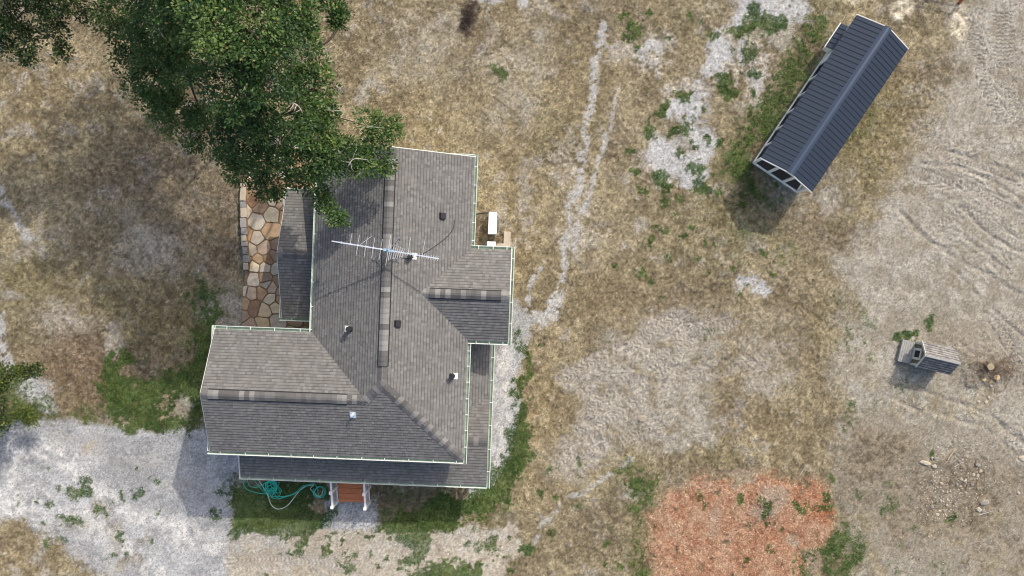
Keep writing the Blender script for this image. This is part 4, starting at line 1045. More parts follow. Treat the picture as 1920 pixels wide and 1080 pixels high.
gw = W(455, 475)
gwall = empty('garden_wall', (gw.x, gw.y, 0)); tag(gwall, 'low grey stone garden wall along the west edge of the patio', 'wall')
WALLPX = [(450,341),(449,377),(450,389),(451,408),(452,427),(452,440),(453,452),(453,462),(454,477),(455,492),(456,506)]
HWALL = .42
m = MB()
pa = [W(x+5, y, HWALL) for x, y in WALLPX]
for a, b in zip(pa[:-1], pa[1:]):
    d = (b-a).normalized(); s_ = Vector((d.y, -d.x, 0))
    V = [a-s_*.10, a+s_*.13, b+s_*.13, b-s_*.10]
    m.add([Vector((v.x-gw.x, v.y-gw.y, -.05)) for v in V]+[Vector((v.x-gw.x, v.y-gw.y, HWALL-.11)) for v in V], [(0,1,2,3),(7,6,5,4),(0,4,5,1),(1,5,6,2),(2,6,7,3),(3,7,4,0)])
m.build('wall_core', 'mortar', gwall)
for k in range(len(pa)-1):
    a, b = pa[k], pa[k+1]
    r_ = random.Random(50+k); d = (b-a); L_ = d.length; d.normalize(); s_ = Vector((d.y, -d.x, 0)); c = (a+b)/2
    hw = .13+r_.uniform(-.015,.02); off = r_.uniform(-.03,.03); hl = L_/2-.012; zt = HWALL+r_.uniform(-.03,.03)
    if k > 7: zt -= .08
    q = [(-hw+off,-hl),(hw+off+r_.uniform(-.02,.02),-hl),(hw+off,hl),(-hw+off+r_.uniform(-.02,.02),hl)]
    q = rough_poly(q, .012, r_)
    ang = math.atan2(d.y, d.x)-math.pi/2
    V = [(x, y, zt-.12) for x, y in q]+[(x, y, zt-.02) for x, y in q]+[(x*.9, y*.96, zt) for x, y in q]
    n = len(q); F = [(i, (i+1) % n, n+(i+1) % n, n+i) for i in range(n)]+[(n+i, n+(i+1) % n, 2*n+(i+1) % n, 2*n+i) for i in range(n)]+[tuple(range(2*n, 3*n)), tuple(range(n))[::-1]]
    cc = r_.choice((lin(184,174,160), lin(166,160,152), lin(196,182,160), lin(150,148,144))); cc = tuple(v*.8 for v in cc)
    if sum((q[i-1].x*q[i].y-q[i].x*q[i-1].y) for i in range(n)) < 0: F = [f[::-1] for f in F]
    mesh_obj('stone', V, F, 'stone', gwall, loc=(c.x-gw.x, c.y-gw.y, 0), rot=(0,0,ang), col=[cc]*len(F))

# ------------------------------------------------------------------ long coop with dark metal roof
AX = Vector((.5575, .8302, 0)); AC = Vector((.8302, -.5575, 0))
ca = W(1411.7, 305.7); cb = W(1492.6, 362)
WID = 2.44; LEN = 7.32
cen = ca+AC*(WID/2)+AX*(LEN/2)
coop = empty('animal_coop', (cen.x, cen.y, 0), math.atan2(AX.y, AX.x)-math.pi/2)   # local x = across, local y = along
tag(coop, 'long white framed coop with dark blue-grey ribbed metal roof', 'coop')
hx_, hy_ = WID/2, LEN/2
EZ = 2.05; RZc = 2.66; OV = .15; OE = .17
def cpart(name, material, f, parent=coop):
    m = MB(); f(m); return m.build(name, material, parent)
for y in (-hy_, hy_): cpart('sill', 'coop_white', lambda m: m.box(-hx_, hx_, y-.035, y+.035, .02, .14))
for x in (-hx_, hx_): cpart('sill', 'coop_white', lambda m: m.box(x-.03, x+.03, -hy_+.036, hy_-.036, .02, .13))
for x in (-hx_, hx_): cpart('top_plate', 'coop_white', lambda m: m.box(x-.045, x+.045, -hy_, hy_, EZ-.16, EZ-.04))
for y in (-hy_, hy_): cpart('top_plate', 'coop_white', lambda m: m.box(-hx_+.046, hx_-.046, y-.045, y+.045, EZ-.16, EZ-.042))
for y in (-hy_, hy_):
    for x in (-hx_, -hx_+WID/3, hx_-WID/3, hx_):
        cpart('post', 'coop_white', lambda m: m.box(x-.05, x+.05, y-.05, y+.05, .162, EZ-.162))
ny_ = 8
for x in (-hx_, hx_):
    for k in range(1, ny_):
        y = -hy_+LEN*k/ny_
        cpart('post', 'coop_white', lambda m: m.box(x-.03, x+.03, y-.035, y+.035, .132, EZ-.162))
# enclosed house at the far end, roosting floor and dark mesh panels
cpart('inner_wall', 'coop_dark', lambda m: (m.box(-hx_+.05, hx_-.05, hy_-1.9, hy_-1.86, .1, EZ-.1)))
cpart('side_wall', 'coop_white', lambda m: m.box(-hx_-.01, -hx_+.02, hy_-1.9, hy_-.06, .17, EZ-.17))
cpart('side_wall', 'coop_white', lambda m: m.box(hx_-.02, hx_+.01, hy_-1.9, hy_-.06, .17, EZ-.17))
cpart('end_wall', 'coop_white', lambda m: m.box(-hx_+.06, hx_-.06, hy_-.012, hy_+.012, .17, EZ-.17))
cpart('run_floor', 'coop_dark', lambda m: m.box(-hx_+.05, hx_-.05, -hy_+.05, hy_-.05, -.02, .05))
# wire mesh of the end bays and the long sides
def wire(p0, p1, z0, z1, name='wire_mesh'):
    m = MB(); p0 = Vector(p0); p1 = Vector(p1); L_ = (p1-p0).length; n = int(L_/.1)
    for k in range(n+1):
        q = p0+(p1-p0)*(k/n); m.bar((q.x,q.y,z0),(q.x,q.y,z1),.003,.003,(1,0,0))
    k = z0
    while k < z1: m.bar((p0.x,p0.y,k),(p1.x,p1.y,k),.003,.003); k += .12
    return m.build(name, 'coop_dark', coop)
wire((-hx_,-hy_,0),(hx_,-hy_,0),.16,EZ-.16); wire((-hx_,-hy_,0),(-hx_,hy_-1.9,0),.16,EZ-.16); wire((hx_,-hy_,0),(hx_,hy_-1.9,0),.16,EZ-.16)
for y in (-hy_, hy_):     # gable trim
    m = MB(); ye = y+math.copysign(OE, y)
    for s in (-1, 1): m.bar((s*(hx_+OV), ye+math.copysign(.015, y), EZ-.075), (0, ye+math.copysign(.015, y), RZc-.075), .03, .12)
    m.build('rake_board', 'coop_white', coop)
    m = MB(); m.add([(-hx_,y-.01,EZ-.04),(hx_,y-.01,EZ-.04),(0,y-.01,RZc-.12),(-hx_,y+.01,EZ-.04),(hx_,y+.01,EZ-.04),(0,y+.01,RZc-.12)], [(0,1,2),(5,4,3),(0,3,4,1),(1,4,5,2),(2,5,3,0)]); m.build('gable', 'coop_white', coop)
NP = 33; y0_, y1_ = -hy_-OE, hy_+OE; pw = (y1_-y0_)/NP
slope = (RZc-EZ)/(hx_+OV)
for s in (-1, 1):
    prof = [(0,.0),(.018,.0),(.026,.024),(.044,.024),(.052,.0),(pw*.40,.0),(pw*.42,.004),(pw*.46,.004),(pw*.48,0),(pw*.70,.0),(pw*.72,.004),(pw*.76,.004),(pw*.78,0),(pw,.0)]
    xe, xr = s*(hx_+OV), s*.02
    zE, zR = EZ, RZc-.02*slope
    V = [(xe, a, zE+b) for a, b in prof]+[(xr, a, zR+b) for a, b in prof]; n = len(prof)
    F = [(i, i+1, n+i+1, n+i) for i in range(n-1)]
    V += [(x, y, z-.012) for x, y, z in V]; F2 = [tuple(2*n+i for i in f[::-1]) for f in F]
    rim = [(i+1, i, 2*n+i, 2*n+i+1) for i in range(n-1)]
    F = F+F2+rim
    if s > 0: pass
    else: F = [f[::-1] for f in F]
    first = None
    for k in range(NP):
        if first is None:
            first = mesh_obj('roof_panel', V, [f if s > 0 else f for f in F], 'metal_roof', coop, loc=(0, y0_+pw*k, 0))
            bmn = first.data.polygons[0].normal
            if bmn.z < 0: first.data.flip_normals()
        else:
            o = first.copy(); COL.objects.link(o); o.parent = coop; o.location = (0, y0_+pw*k, 0)
m = MB(); rw = .17
V = [(-rw, y0_-.02, RZc-rw*slope+.034), (-.05, y0_-.02, RZc-.02+.05), (.05, y0_-.02, RZc-.02+.05), (rw, y0_-.02, RZc-rw*slope+.034)]
V += [(x, y1_+.02, z) for x, y, z in V]; V += [(x, y, z-.02) for x, y, z in V]
m.add(V, [(0,1,5,4),(1,2,6,5),(2,3,7,6),(8,12,13,9),(9,13,14,10),(10,14,15,11),(0,4,12,8),(3,11,15,7),(0,8,9,1),(1,9,10,2),(2,10,11,3),(4,5,13,12),(5,6,14,13),(6,7,15,14)])
m.build('ridge_cap', 'metal_ridge', coop)
# nest box on the west side, near the far end
nb0, nb1 = hy_-1.35, hy_-.08; nx0 = -hx_-.38
nest = cpart('nest_box', 'coop_white', lambda m: m.box(nx0+.05, -hx_-.046, nb0+.05, nb1-.05, .45, 1.02))
for k in range(5):
    a = nb0+(nb1-nb0)*k/5; b = nb0+(nb1-nb0)*(k+1)/5
    m = MB(); V = [(nx0, a, 1.05), (nx0, b, 1.05), (-hx_-.046, b, 1.22), (-hx_-.046, a, 1.22)]; V = V+[(x, y, z-.02) for x, y, z in V]
    m.add(V, [(0,1,2,3)[::-1],(4,5,6,7),(0,4,5,1)[::-1],(1,5,6,2)[::-1],(2,6,7,3)[::-1],(3,7,4,0)[::-1]])
    m.bar((nx0, a+.03, 1.062), (-hx_-.046, a+.03, 1.232), .03, .03); m.build('nest_roof_panel', 'metal_roof', nest)
m = MB(); m.bar((nx0-.02, nb0-.03, 1.03), (nx0-.02, nb1+.03, 1.03), .03, .06); m.build('nest_trim', 'coop_white', nest)

# ------------------------------------------------------------------ little grey shed with plank porch
la = Vector((.973, -.232, 0)); lc = Vector((-.232, -.973, 0))
fr = W(1709.7, 662)          # middle of the front wall on the ground
shed = empty('small_shed', (fr.x, fr.y, 0), math.atan2(la.y, la.x))        # local x = backwards, local y = left (north)
tag(shed, 'small grey wooden shed with shingled gable roof and little plank porch', 'shed')
sw = .50; sl = 1.36; ez = 1.0; rz_ = 1.60; ov = .10
m = MB(); m.prism([(0,-sw),(sl,-sw),(sl,sw),(0,sw)], .08, ez); m.add([(0,-sw,ez),(0,sw,ez),(0,0,rz_-.08),(sl,-sw,ez),(sl,sw,ez),(sl,0,rz_-.08)], [(0,2,1),(3,4,5),(0,3,5,2),(1,2,5,4)])
m.build('wall', 'olive_wood', shed)
for y in (-sw, sw):
    m = MB(); m.box(-.03, .02, y-.05, y+.05, .06, ez+.02); m.build('corner_board', 'pale_trim', shed)
    m = MB(); m.box(-.02, .10, y*1.02-.03, y*1.02+.03, .06, ez-.02); m.build('corner_board', 'pale_trim', shed)
m = MB()
for y0, y1, z0, z1 in ((-.27,.27,.86,.97),(-.27,.27,.20,.31),(-.27,-.16,.31,.86),(.16,.27,.31,.86)): m.box(-.05, -.002, y0, y1, z0, z1)
wn_ = m.build('window', 'pale_trim', shed)
m = MB(); m.box(-.012, -.004, -.16, .16, .31, .86); m.build('pane', 'vent_dark', wn_)
for s in (-1, 1):
    sl_ = (rz_-ez)/(sw)
    yo = s*(sw+ov); zo = ez-ov*sl_
    zo = ez-.06; 
    slp = (rz_-zo)/(sw+ov)
    V = [(-ov, yo, zo), (sl+ov, yo, zo), (sl+ov, 0, rz_), (-ov, 0, rz_)]; V = V+[(x, y, z-.04) for x, y, z in V]
    m = MB(); m.add(V, [(0,1,2,3),(7,6,5,4),(0,4,5,1),(1,5,6,2),(2,6,7,3),(3,7,4,0)]); rf = m.build('roof', 'roof_deck', shed)
    # shingle courses
    Vv = []; Ff = []; Cc = []; r_ = random.Random(70+s); nc = 6
    for c_ in range(nc):
        t0 = c_/nc; t1 = (c_+1.06)/nc if c_ < nc-1 else 1.0
        x = -ov-.01
        while x < sl+ov:
            w_ = r_.uniform(.09, .2); xe = min(x+w_, sl+ov+.01)
            ya, yb_ = yo*(1-t0), yo*(1-t1); za, zb_ = zo+(rz_-zo)*t0+.05, zo+(rz_-zo)*t1+.012
            tc = r_.choice((lin(160,156,152), lin(138,134,132), lin(172,167,162), lin(150,144,140)))
            for q0, q1, kk in ((0, .62, .68), (.62, 1, .30)):
                ye, yf = ya+(yb_-ya)*q0, ya+(yb_-ya)*q1; zg, zh = za+(zb_-za)*q0, za+(zb_-za)*q1
                n = len(Vv); Vv += [(x,ye,zg),(xe-.003,ye,zg),(xe-.003,yf,zh),(x,yf,zh),(x,ye,zg-.03),(xe-.003,ye,zg-.03),(xe-.003,yf,zh-.02),(x,yf,zh-.02)]
                ff = [(0,1,2,3),(0,4,5,1),(1,5,6,2),(3,7,4,0)]
                if s > 0: ff = [f[::-1] for f in ff]
                Ff += [tuple(n+i for i in f) for f in ff]; Cc += [tuple(v*kk for v in tc)]*4
            x = xe
    ob = mesh_obj('shingles', Vv, Ff, 'shingle', rf, col=Cc); tag(ob, kind='stuff')
    m = MB(); m.bar((-ov-.015, yo, zo-.03), (-ov-.015, 0, rz_-.03), .03, .10); m.build('rake_board', 'pale_trim', shed)
m = MB(); m.bar((-ov-.02,0,rz_+.035),(sl+ov+.02,0,rz_+.035),.12,.03); m.build('ridge_board', 'grey_wood', shed)
m = MB(); m.box(-.16,-.10,-.05,.05,rz_-.12,rz_+.03); m.build('finial', 'pale_trim', shed)
for k in range(6):
    x0 = -.64+.105*k
    m = MB(); m.box(x0, x0+.095, -.52, .52, .16, .20); m.build('plank', 'grey_wood', shed)
m = MB(); m.box(-.63, -.02, -.50, -.44, .0, .158); m.box(-.63, -.02, .44, .50, .0, .158); m.box(-.63,-.57,-.44,.44,.0,.158); m.build('porch_frame', 'grey_wood', shed)

# ------------------------------------------------------------------ trees
def make_tree(name, label, lobes, base, trunk_r, seed, leaf_len=.115, dens=1.0, palette=None, bare=(), limb_mat='bark_dark', group=None, bare_mat='dead_wood'):
    r = np.random.default_rng(seed); rd = random.Random(seed)
    t = empty(name, base); tag(t, label, 'tree', group)
    bv = Vector(base)
    # trunk and limbs
    top = sum((Vector(l[0]) for l in lobes), Vector())/len(lobes)
    m = MB(); fork = Vector((base[0]*.75+top.x*.25, base[1]*.75+top.y*.25, top.z*.42))
    m.tube([Vector((0,0,-.15)), Vector((0,0,.5)), (fork-bv)*.55+Vector((.1,.05,0)), fork-bv], [trunk_r*1.5, trunk_r*1.1, trunk_r*.95, trunk_r*.8], 10)
    m.build('trunk', limb_mat, t, True)
    mids = []
    done = [fork]
    for (c, R, d) in sorted(lobes, key=lambda l: (Vector(l[0])-fork).length):
        c = Vector(c); fk = min(done, key=lambda q: (q-c).length+.25*(q-fork).length); done.append(c+Vector((0,0,-R*.25)))
        mid = fk.lerp(c, .5)+Vector((rd.uniform(-.4,.4), rd.uniform(-.4,.4), rd.uniform(-.2,.5)))
        r0 = trunk_r*.30*min(1, R/1.6)
        m = MB(); m.tube([p-bv for p in spline([fk, mid, c+Vector((0,0,-R*.25))], 5)], list(np.linspace(r0, r0*.28, 11)), 6)
        for k in range(5):     # boughs within the lobe
            a = rd.uniform(0, 6.28); e = c+Vector((math.cos(a)*R*.85, math.sin(a)*R*.85, rd.uniform(-.1,.35)*R))
            st_ = c+Vector((0,0,-R*.25)); md = st_.lerp(e, .5)+Vector((0,0,.12*R))
            m.tube([p-bv for p in spline([st_, md, e], 3)], list(np.linspace(r0*.3, .012, 7)), 5)
        m.build('limb', limb_mat, t, True)
    for pts, r0 in bare:
        m = MB(); sp = spline([Vector(p)-bv for p in pts], 4); r0 = r0*.75; m.tube(sp, list(np.linspace(r0, r0*.35, len(sp))), 5)
        for k in range(3):
            i = rd.randrange(2, len(sp)-1); d = Vector((rd.uniform(-1,1), rd.uniform(-1,1), rd.uniform(0,.4))).normalized()
            m.tube([sp[i], sp[i]+d*.22, sp[i]+d*.4+Vector((.05,.05,0))], [r0*.5, r0*.35, r0*.2], 4)
        m.build('dead_branch' if bare_mat == 'dead_wood' else 'bare_limb', bare_mat, t, True)
    # leaf sprays
    P = []; N = []; tint = []
    for li, (c, R, d) in enumerate(lobes):
        c = np.array(c)
        nc = int(34*R*R*d*dens)+5
        v = r.normal(size=(nc, 3)); v /= np.linalg.norm(v, axis=1)[:, None]
        up = r.random(nc) < .8
        v[:, 2] = np.where(up, np.abs(v[:, 2]), v[:, 2])
        rad = R*(0.35+.7*r.random(nc)**.7)
        # lumpy outline
        lump = 1+.22*np.sin(v[:, 0]*5+li)*np.cos(v[:, 1]*4.3+li*1.7)
        q = c+v*(rad*lump)[:, None]*np.array([1, 1, .62])
        P.append(q); N.append(v); tint.append(np.clip(r.normal(.5, .22, nc)+.12*r.normal(), 0, 1))
    P = np.vstack(P); N = np.vstack(N); tint = np.concatenate(tint)
    nl = 54
    n = len(P)*nl
    ci = np.repeat(np.arange(len(P)), nl)
    off = r.normal(size=(n, 3)); off /= np.linalg.norm(off, axis=1)[:, None]
    off[:, 2] = np.abs(off[:, 2])*.6-.12
    spr = .30*(.35+.75*r.random(n))
    o = P[ci]+off*spr[:, None]+r.normal(0, .03, (n, 3))
    d = off+.35*N[ci]+r.normal(0, .35, (n, 3)); d[:, 2] -= .25; d /= np.linalg.norm(d, axis=1)[:, None]
    upv = np.array([0, 0, 1.0])+r.normal(0, .45, (n, 3))
    s_ = np.cross(d, upv); s_ /= np.linalg.norm(s_, axis=1)[:, None]+1e-6
    ln = leaf_len*(.7+.6*r.random(n)); wd = ln*(.22+.10*r.random(n))
    nn = np.cross(s_, d)
    a = o; b = o+d*(ln*.5)[:, None]+s_*wd[:, None]+nn*(.1*ln)[:, None]; c_ = o+d*ln[:, None]; e = o+d*(ln*.5)[:, None]-s_*wd[:, None]+nn*(.1*ln)[:, None]
    V = np.stack([a, b, c_, e], 1).reshape(-1, 3)-np.array(base)
    F = np.arange(len(V)).reshape(-1, 4)
    pal = palette or [lin(46,76,36), lin(80,116,52), lin(124,150,76), lin(182,166,92)]
    pal = np.array(pal)
    tt = np.clip(tint[ci]+r.normal(0, .13, n), 0, 1)
    col = np.where((tt < .5)[:, None], pal[0]+(pal[1]-pal[0])*(tt*2)[:, None], pal[1]+(pal[2]-pal[1])*(tt*2-1)[:, None])
    odd = r.random(n) < .018; col[odd] = pal[3]
    big_mesh('crown', V, F, 'leaf', t, col*.64)
    return t

def lobe(px, py, rpx, h, d=1.0):
    c = W(px, py, h); return ((c.x, c.y, c.z), rpx*(1-h/H)/PPM, d)
OAK = [lobe(*a) for a in (
    (225,35,46,6.0,.9),(258,105,44,5.6,.9),(300,60,72,7.0,1.1),(300,150,60,6.0,1.1),(322,212,46,5.6,1),(385,238,48,5.8,1),(350,110,60,7.0,1),(360,15,80,10.8,1.1),(430,50,85,12.6,1.1),(440,160,72,11.4),(505,115,75,12.2),(545,40,58,11),(570,95,46,8.8,.8),
    (585,165,52,8.8),(520,215,72,9.8),(455,255,62,8.6),(600,235,45,8.2),(560,285,55,8.4),(500,305,42,7.2,.9),(445,310,34,6.2,.8),(625,285,46,8.2),(668,300,34,7.8),(700,285,28,7.6,.9),(695,238,28,7.6,.7),(738,238,17,7.4,.9),(600,325,32,7.8),(560,330,26,7.2,.6),
    (495,350,24,5.6,.7),(520,352,18,5.4,.6),(718,312,16,7.4,.7),(600,370,14,7.4,.9),(616,390,11,7.4,.9),(633,412,12,7.3,.8),(632,20,20,7.8,.8),(636,45,13,7.6,.8),(610,-10,25,8.0,.8),
    (300,-60,95,10.5,1),(430,-70,110,12.8,1),(540,-60,80,11.0,1),(220,-80,90,9.5,.8),(260,-190,140,11.5,1.2),(400,-190,150,12.5,1.2),(230,-330,120,10.0,.9),(400,-340,130,10.5,.9))]
b0 = W(505, 95)
def Wb(l): return [tuple(W(x, y, h)) for x, y, h in l]
BARE = [(Wb([(505,98,10.4),(535,104,10.5),(556,112,10.4),(572,120,10.2)]), .035), (Wb([(530,103,10.5),(555,98,10.6),(578,88,10.4)]), .03), (Wb([(505,148,10.8),(520,152,10.8),(532,156,10.6)]), .04), (Wb([(542,190,10.2),(560,200,10.2),(572,222,9.8)]), .05),
        (Wb([(360,110,10.6),(385,108,10.8),(392,100,10.8)]), .025), (Wb([(375,145,10.4),(388,165,10.6),(392,180,10.4)]), .025), (Wb([(652,312,8.6),(664,298,8.7),(690,300,8.4)]), .03), (Wb([(518,245,9.8),(520,275,9.2)]), .03), (Wb([(610,206,8.8),(640,208,8.6),(648,212,8.4)]), .02), (Wb([(672,250,8.2),(684,238,8.2),(720,240,8.0)]), .02), (Wb([(298,52,9.6),(304,64,9.6)]), .05)]
make_tree('oak_tree', 'large dark green oak tree overhanging the house roof and patio', OAK, (b0.x, b0.y, 0), .42, 3, bare=BARE)
OAK2 = [lobe(*a) for a in ((25,35,34,7.0,.75),(75,22,34,7.2,.7),(55,72,27,6.8,.7),(105,60,24,6.8,.65),(112,92,15,6.6,.7),(18,88,18,6.6,.7),(142,14,20,7.0,.6),(55,108,11,6.5,.7),(100,5,30,7.4,.7),(-40,-20,70,7.8,.7),(60,-60,70,8,.7),(-60,60,60,7,.7),(-80,-90,90,8.4,.7))]
b1 = W(80, 20)
make_tree('oak_tree', 'dark green oak tree with loose leafy branches reaching into the upper left corner', OAK2, (b1.x-1.5, b1.y+1.5, 0), .25, 9, dens=.95, palette=[lin(44,66,34), lin(70,94,46), lin(100,122,58), lin(140,136,80)])
SM = [lobe(*a) for a in ((8,706,18,3.0,.7),(-10,735,20,3.2,.5),(4,780,26,2.0,.35),(42,772,14,1.8,.22),(-40,720,50,3.6,.7),(30,700,10,2.8,.6),(48,696,7,2.6,.5),(70,694,6,2.5,.5),(62,782,10,1.4,.3),(-30,790,30,2.2,.6))]
b2 = W(-20, 735)
make_tree('sapling', 'small yellow-green tree with dark bare limb at the left edge by the gravel', SM, (b2.x, b2.y, 0), .09, 14, leaf_len=.11, dens=1.3, palette=[lin(56,78,30), lin(92,112,44), lin(126,140,62), lin(176,164,80)], bare=((Wb([(-20,735,2.2),(8,722,2.6),(22,700,2.8),(40,694,2.75),(60,696,2.6),(76,692,2.5)]), .05), (Wb([(-20,735,1.8),(5,735,2.2),(14,728,2.4),(20,716,2.4)]), .04)), bare_mat='bark_dark')

# ------------------------------------------------------------------ stump, debris, rocks, sticks, fence corner
def rock_mesh(r, sx, sy, sz, seed):
    rd = random.Random(seed); V = []; F = []; nu, nv = 9, 5
    for j in range(nv+1):
        ph = math.pi*j/nv
        for i in range(nu):
            th = 2*math.pi*i/nu; k = 1+rd.uniform(-.22, .22)
            x, y, z = math.sin(ph)*math.cos(th)*k, math.sin(ph)*math.sin(th)*k, math.cos(ph)*(1+rd.uniform(-.1,.1))
            z = max(min(z, .62+rd.uniform(-.05,.05)), -.6)
            V.append((x*sx, y*sy, z*sz))
    for j in range(nv):
        for i in range(nu): F.append((j*nu+i, (j+1)*nu+i, (j+1)*nu+(i+1) % nu, j*nu+(i+1) % nu))
    return V, F
def rock(px, py, rx, ry, label, material='rock', group=None, seed=0, ang=0.0, hz=.6):
    c = W(px, py); z = float(gz(c.x, c.y)); a, b = rx/PPM, ry/PPM
    V, F = rock_mesh(1, a, b, min(a, b)*hz+.02, seed)
    o = mesh_obj('rock', V, F, material, None, loc=(c.x, c.y, z+min(a, b)*hz*.35), rot=(0, 0, ang)); tag(o, label, 'rock', group); return o
rock(1735, 868, 11, 4.5, 'long flat cream rock lying at the west end of the rubble patch', seed=1, ang=-.15)
rock(1751, 874, 5, 4, 'small cream rock touching the long flat rock', seed=2)
rock(1845, 942, 8, 5.5, 'grey boulder south of the rubble patch', 'rock_grey', seed=3, ang=.3)
rock(1834, 955, 5.5, 4.5, 'pale rock just below the grey boulder', 'rock', seed=4)
rock(1844, 958, 5, 3.5, 'flat grey rock beside the pale rock below the boulder', 'rock_grey', seed=5)
rock(1917, 860, 7, 6, 'cream rock at the right edge of the picture', seed=6)
rock(1205, 785, 9, 7.5, 'pale clod of earth in the middle of the tracked soil', 'clod', seed=7, hz=.35)
rock(1865, 707, 6.5, 5.5, 'orange-tinted rock beside the tree stump', 'rock_orange', seed=8)
rock(1857, 715, 5, 4, 'smaller orange rock below the stump', 'rock_orange', seed=9)
rock(1842, 712, 4, 3, 'smallest orange stone left of the two orange rocks', 'rock_orange', seed=10)
gl = 'small pale rubble rock lying among twigs in the rubble patch'
OWN = {(1910,925): 'lone small pale rock near the right edge level with the rubble', (1800,866): 'pale rock at the north end of the twig heap in the rubble', (1873,957): 'small pale rock right of the long pale stick',
       (1754,859): 'small white rock just above the long flat cream rock', (1748,950): 'white rock at the south-west, left of the stone cluster', (1765,906): 'lone pale rock at the west side of the rubble', (1776,922): 'pale rock between the rubble heap and the green weed', (1833,872): 'tall cream rock at the north-east of the rubble heap', (1822,908): 'grey rock at the south-east of the rubble heap'}
for i, (x, y, a) in enumerate(((1833,872,4.5),(1838,883,4),(1833,892,4),(1822,908,4),(1802,899,3.5),(1809,902,3.5),(1794,908,3.5),(1801,913,3.5),(1765,906,3.5),(1754,859,4),(1747,858,3),(1776,922,3),(1770,958,3.2),(1762,958,3),(1757,965,4),(1748,950,4),(1764,939,3),(1910,925,3.5),(1800,866,3.5),(1825,890,3.5),(1775,947,3),(1873,957,3))):
    rock(x, y, a, a*.8, OWN.get((x, y), gl if y < 930 else 'small pale rock in the loose cluster beside the bright green weed'), 'rock' if i % 3 else 'rock_grey', 'rocks in the rubble patch', 20+i, i*.7)
for i, (x, y, a) in enumerate(((1834,753,3.5),(1848,754,3.5),(1853,745,3),(1858,724,3),(1822,700,2.5))):
    rock(x, y, a, a*.8, 'small white stone on the soil below the stump', 'rock', 'white stones below the stump', 60+i, i)
sp = W(1849, 686); sz_ = float(gz(sp.x, sp.y))
stump = empty('tree_stump', (sp.x, sp.y, sz_)); tag(stump, 'cut tree stump with pale top in a tangle of twigs', 'stump')
m = MB(); rd = random.Random(3); n = 14
for z0, r0 in ((-.1,.34),(.12,.25),(.30,.22)): pass
rings = [(-.1,.28),(.08,.21),(.26,.17)]
V = []
for z0, r0 in rings:
    for i in range(n): k = r0*(1+.10*math.sin(i*2.1)+rd.uniform(-.05,.05)); V.append((k*math.cos(6.283*i/n), k*math.sin(6.283*i/n), z0+rd.uniform(-.01,.01)))
F = [(j*n+i, j*n+(i+1) % n, (j+1)*n+(i+1) % n, (j+1)*n+i) for j in range(2) for i in range(n)]
mesh_obj('trunk', V, F, 'bark', stump)
V = [(x*.97, y*.97, .265) for x, y, z in V[-n:]]; V.append((0,0,.275)); mesh_obj('cut_face', V, [(i, (i+1) % n, n) for i in range(n)], 'stump_top', stump)
# twigs of the debris
m = MB(); rd = random.Random(8)
for k in range(150):
    x = rd.gauss(1868, 22); y = rd.gauss(692, 15); a = rd.uniform(0, 3.14); L_ = rd.uniform(.2, .8); p = W(x, y); z = float(gz(p.x, p.y))+rd.uniform(.01,.14)
    d = Vector((math.cos(a), math.sin(a), rd.uniform(-.1,.2))); q = Vector((p.x, p.y, z)); bend = Vector((rd.uniform(-.08,.08), rd.uniform(-.08,.08), .03))
    m.tube([q-d*L_/2, q+bend, q+d*L_/2], [.012, .01, .004], 4)
ob = m.build('brush_pile', 'twig', None); tag(ob, 'heap of dry brown twigs around the tree stump', 'brush pile', kind='stuff')
m = MB()
for k in range(110):
    x = rd.gauss(1805, 28); y = rd.gauss(895, 22); a = rd.uniform(0, 3.14); L_ = rd.uniform(.12, .6); p = W(x, y); z = float(gz(p.x, p.y))+rd.uniform(.01,.06)
    d = Vector((math.cos(a), math.sin(a), rd.uniform(-.05,.1))); q = Vector((p.x, p.y, z))
    m.tube([q-d*L_/2, q+Vector((rd.uniform(-.05,.05),0,.02)), q+d*L_/2], [.010, .008, .004], 4)
ob = m.build('twig_litter', 'twig', None); tag(ob, 'scattered twigs over the rubble patch', 'twigs', kind='stuff')
def stick(pxs, r, label, material='dead_wood', group=None):
    pts = [W(x, y) for x, y in pxs]; pts = [Vector((p.x, p.y, float(gz(p.x, p.y))+r+.02)) for p in pts]; o = pts[0].copy()
    sp_ = spline([p-o for p in pts], 4); m = MB(); m.tube(sp_, list(np.linspace(r, r*.4, len(sp_))), 5)
    ob = m.build('stick', material, None, True, loc=o); tag(ob, label, 'stick', group)
stick([(1832,966),(1845,962),(1862,957)], .025, 'long pale stick lying south of the grey boulder')
stick([(1775,862),(1785,850),(1790,844)], .03, 'orange-brown stick at the top of the rubble patch', 'rock_orange')
stick([(1788,876),(1798,870),(1806,866)], .022, 'pale stick in the middle of the rubble patch')
stick([(1818,985),(1826,972),(1830,966)], .02, 'dark stick below the long pale stick', 'twig')
stick([(925,180),(945,195),(972,215)], .02, 'thin dark fallen branch on the dry grass north of the house', 'twig')
stick([(947,105),(956,118)], .018, 'short pale stick on the dry grass above the fallen branch')
stick([(1498,892),(1508,878),(1512,873)], .018, 'thin pale stick just above the red mulch bed')
sp = W(876, 36); m = MB(); rd = random.Random(12)
for k in range(90):
    a = rd.uniform(0, 6.28); q = Vector((rd.gauss(0,.16), rd.gauss(0,.34), 0)); q.x -= q.y*.25*-1; L_ = rd.uniform(.12,.4); d = Vector((math.cos(a)*.8, math.sin(a)*.8, rd.uniform(.1,.9)))
    m.tube([q, q+d*L_*.5+Vector((0,0,.03)), q+d*L_], [.012,.009,.004], 4)
ob = m.build('dead_shrub', 'bark_dark', None, loc=(sp.x, sp.y, float(gz(sp.x, sp.y)))); tag(ob, 'low dark dead shrub on the dry grass at the top centre', 'shrub')
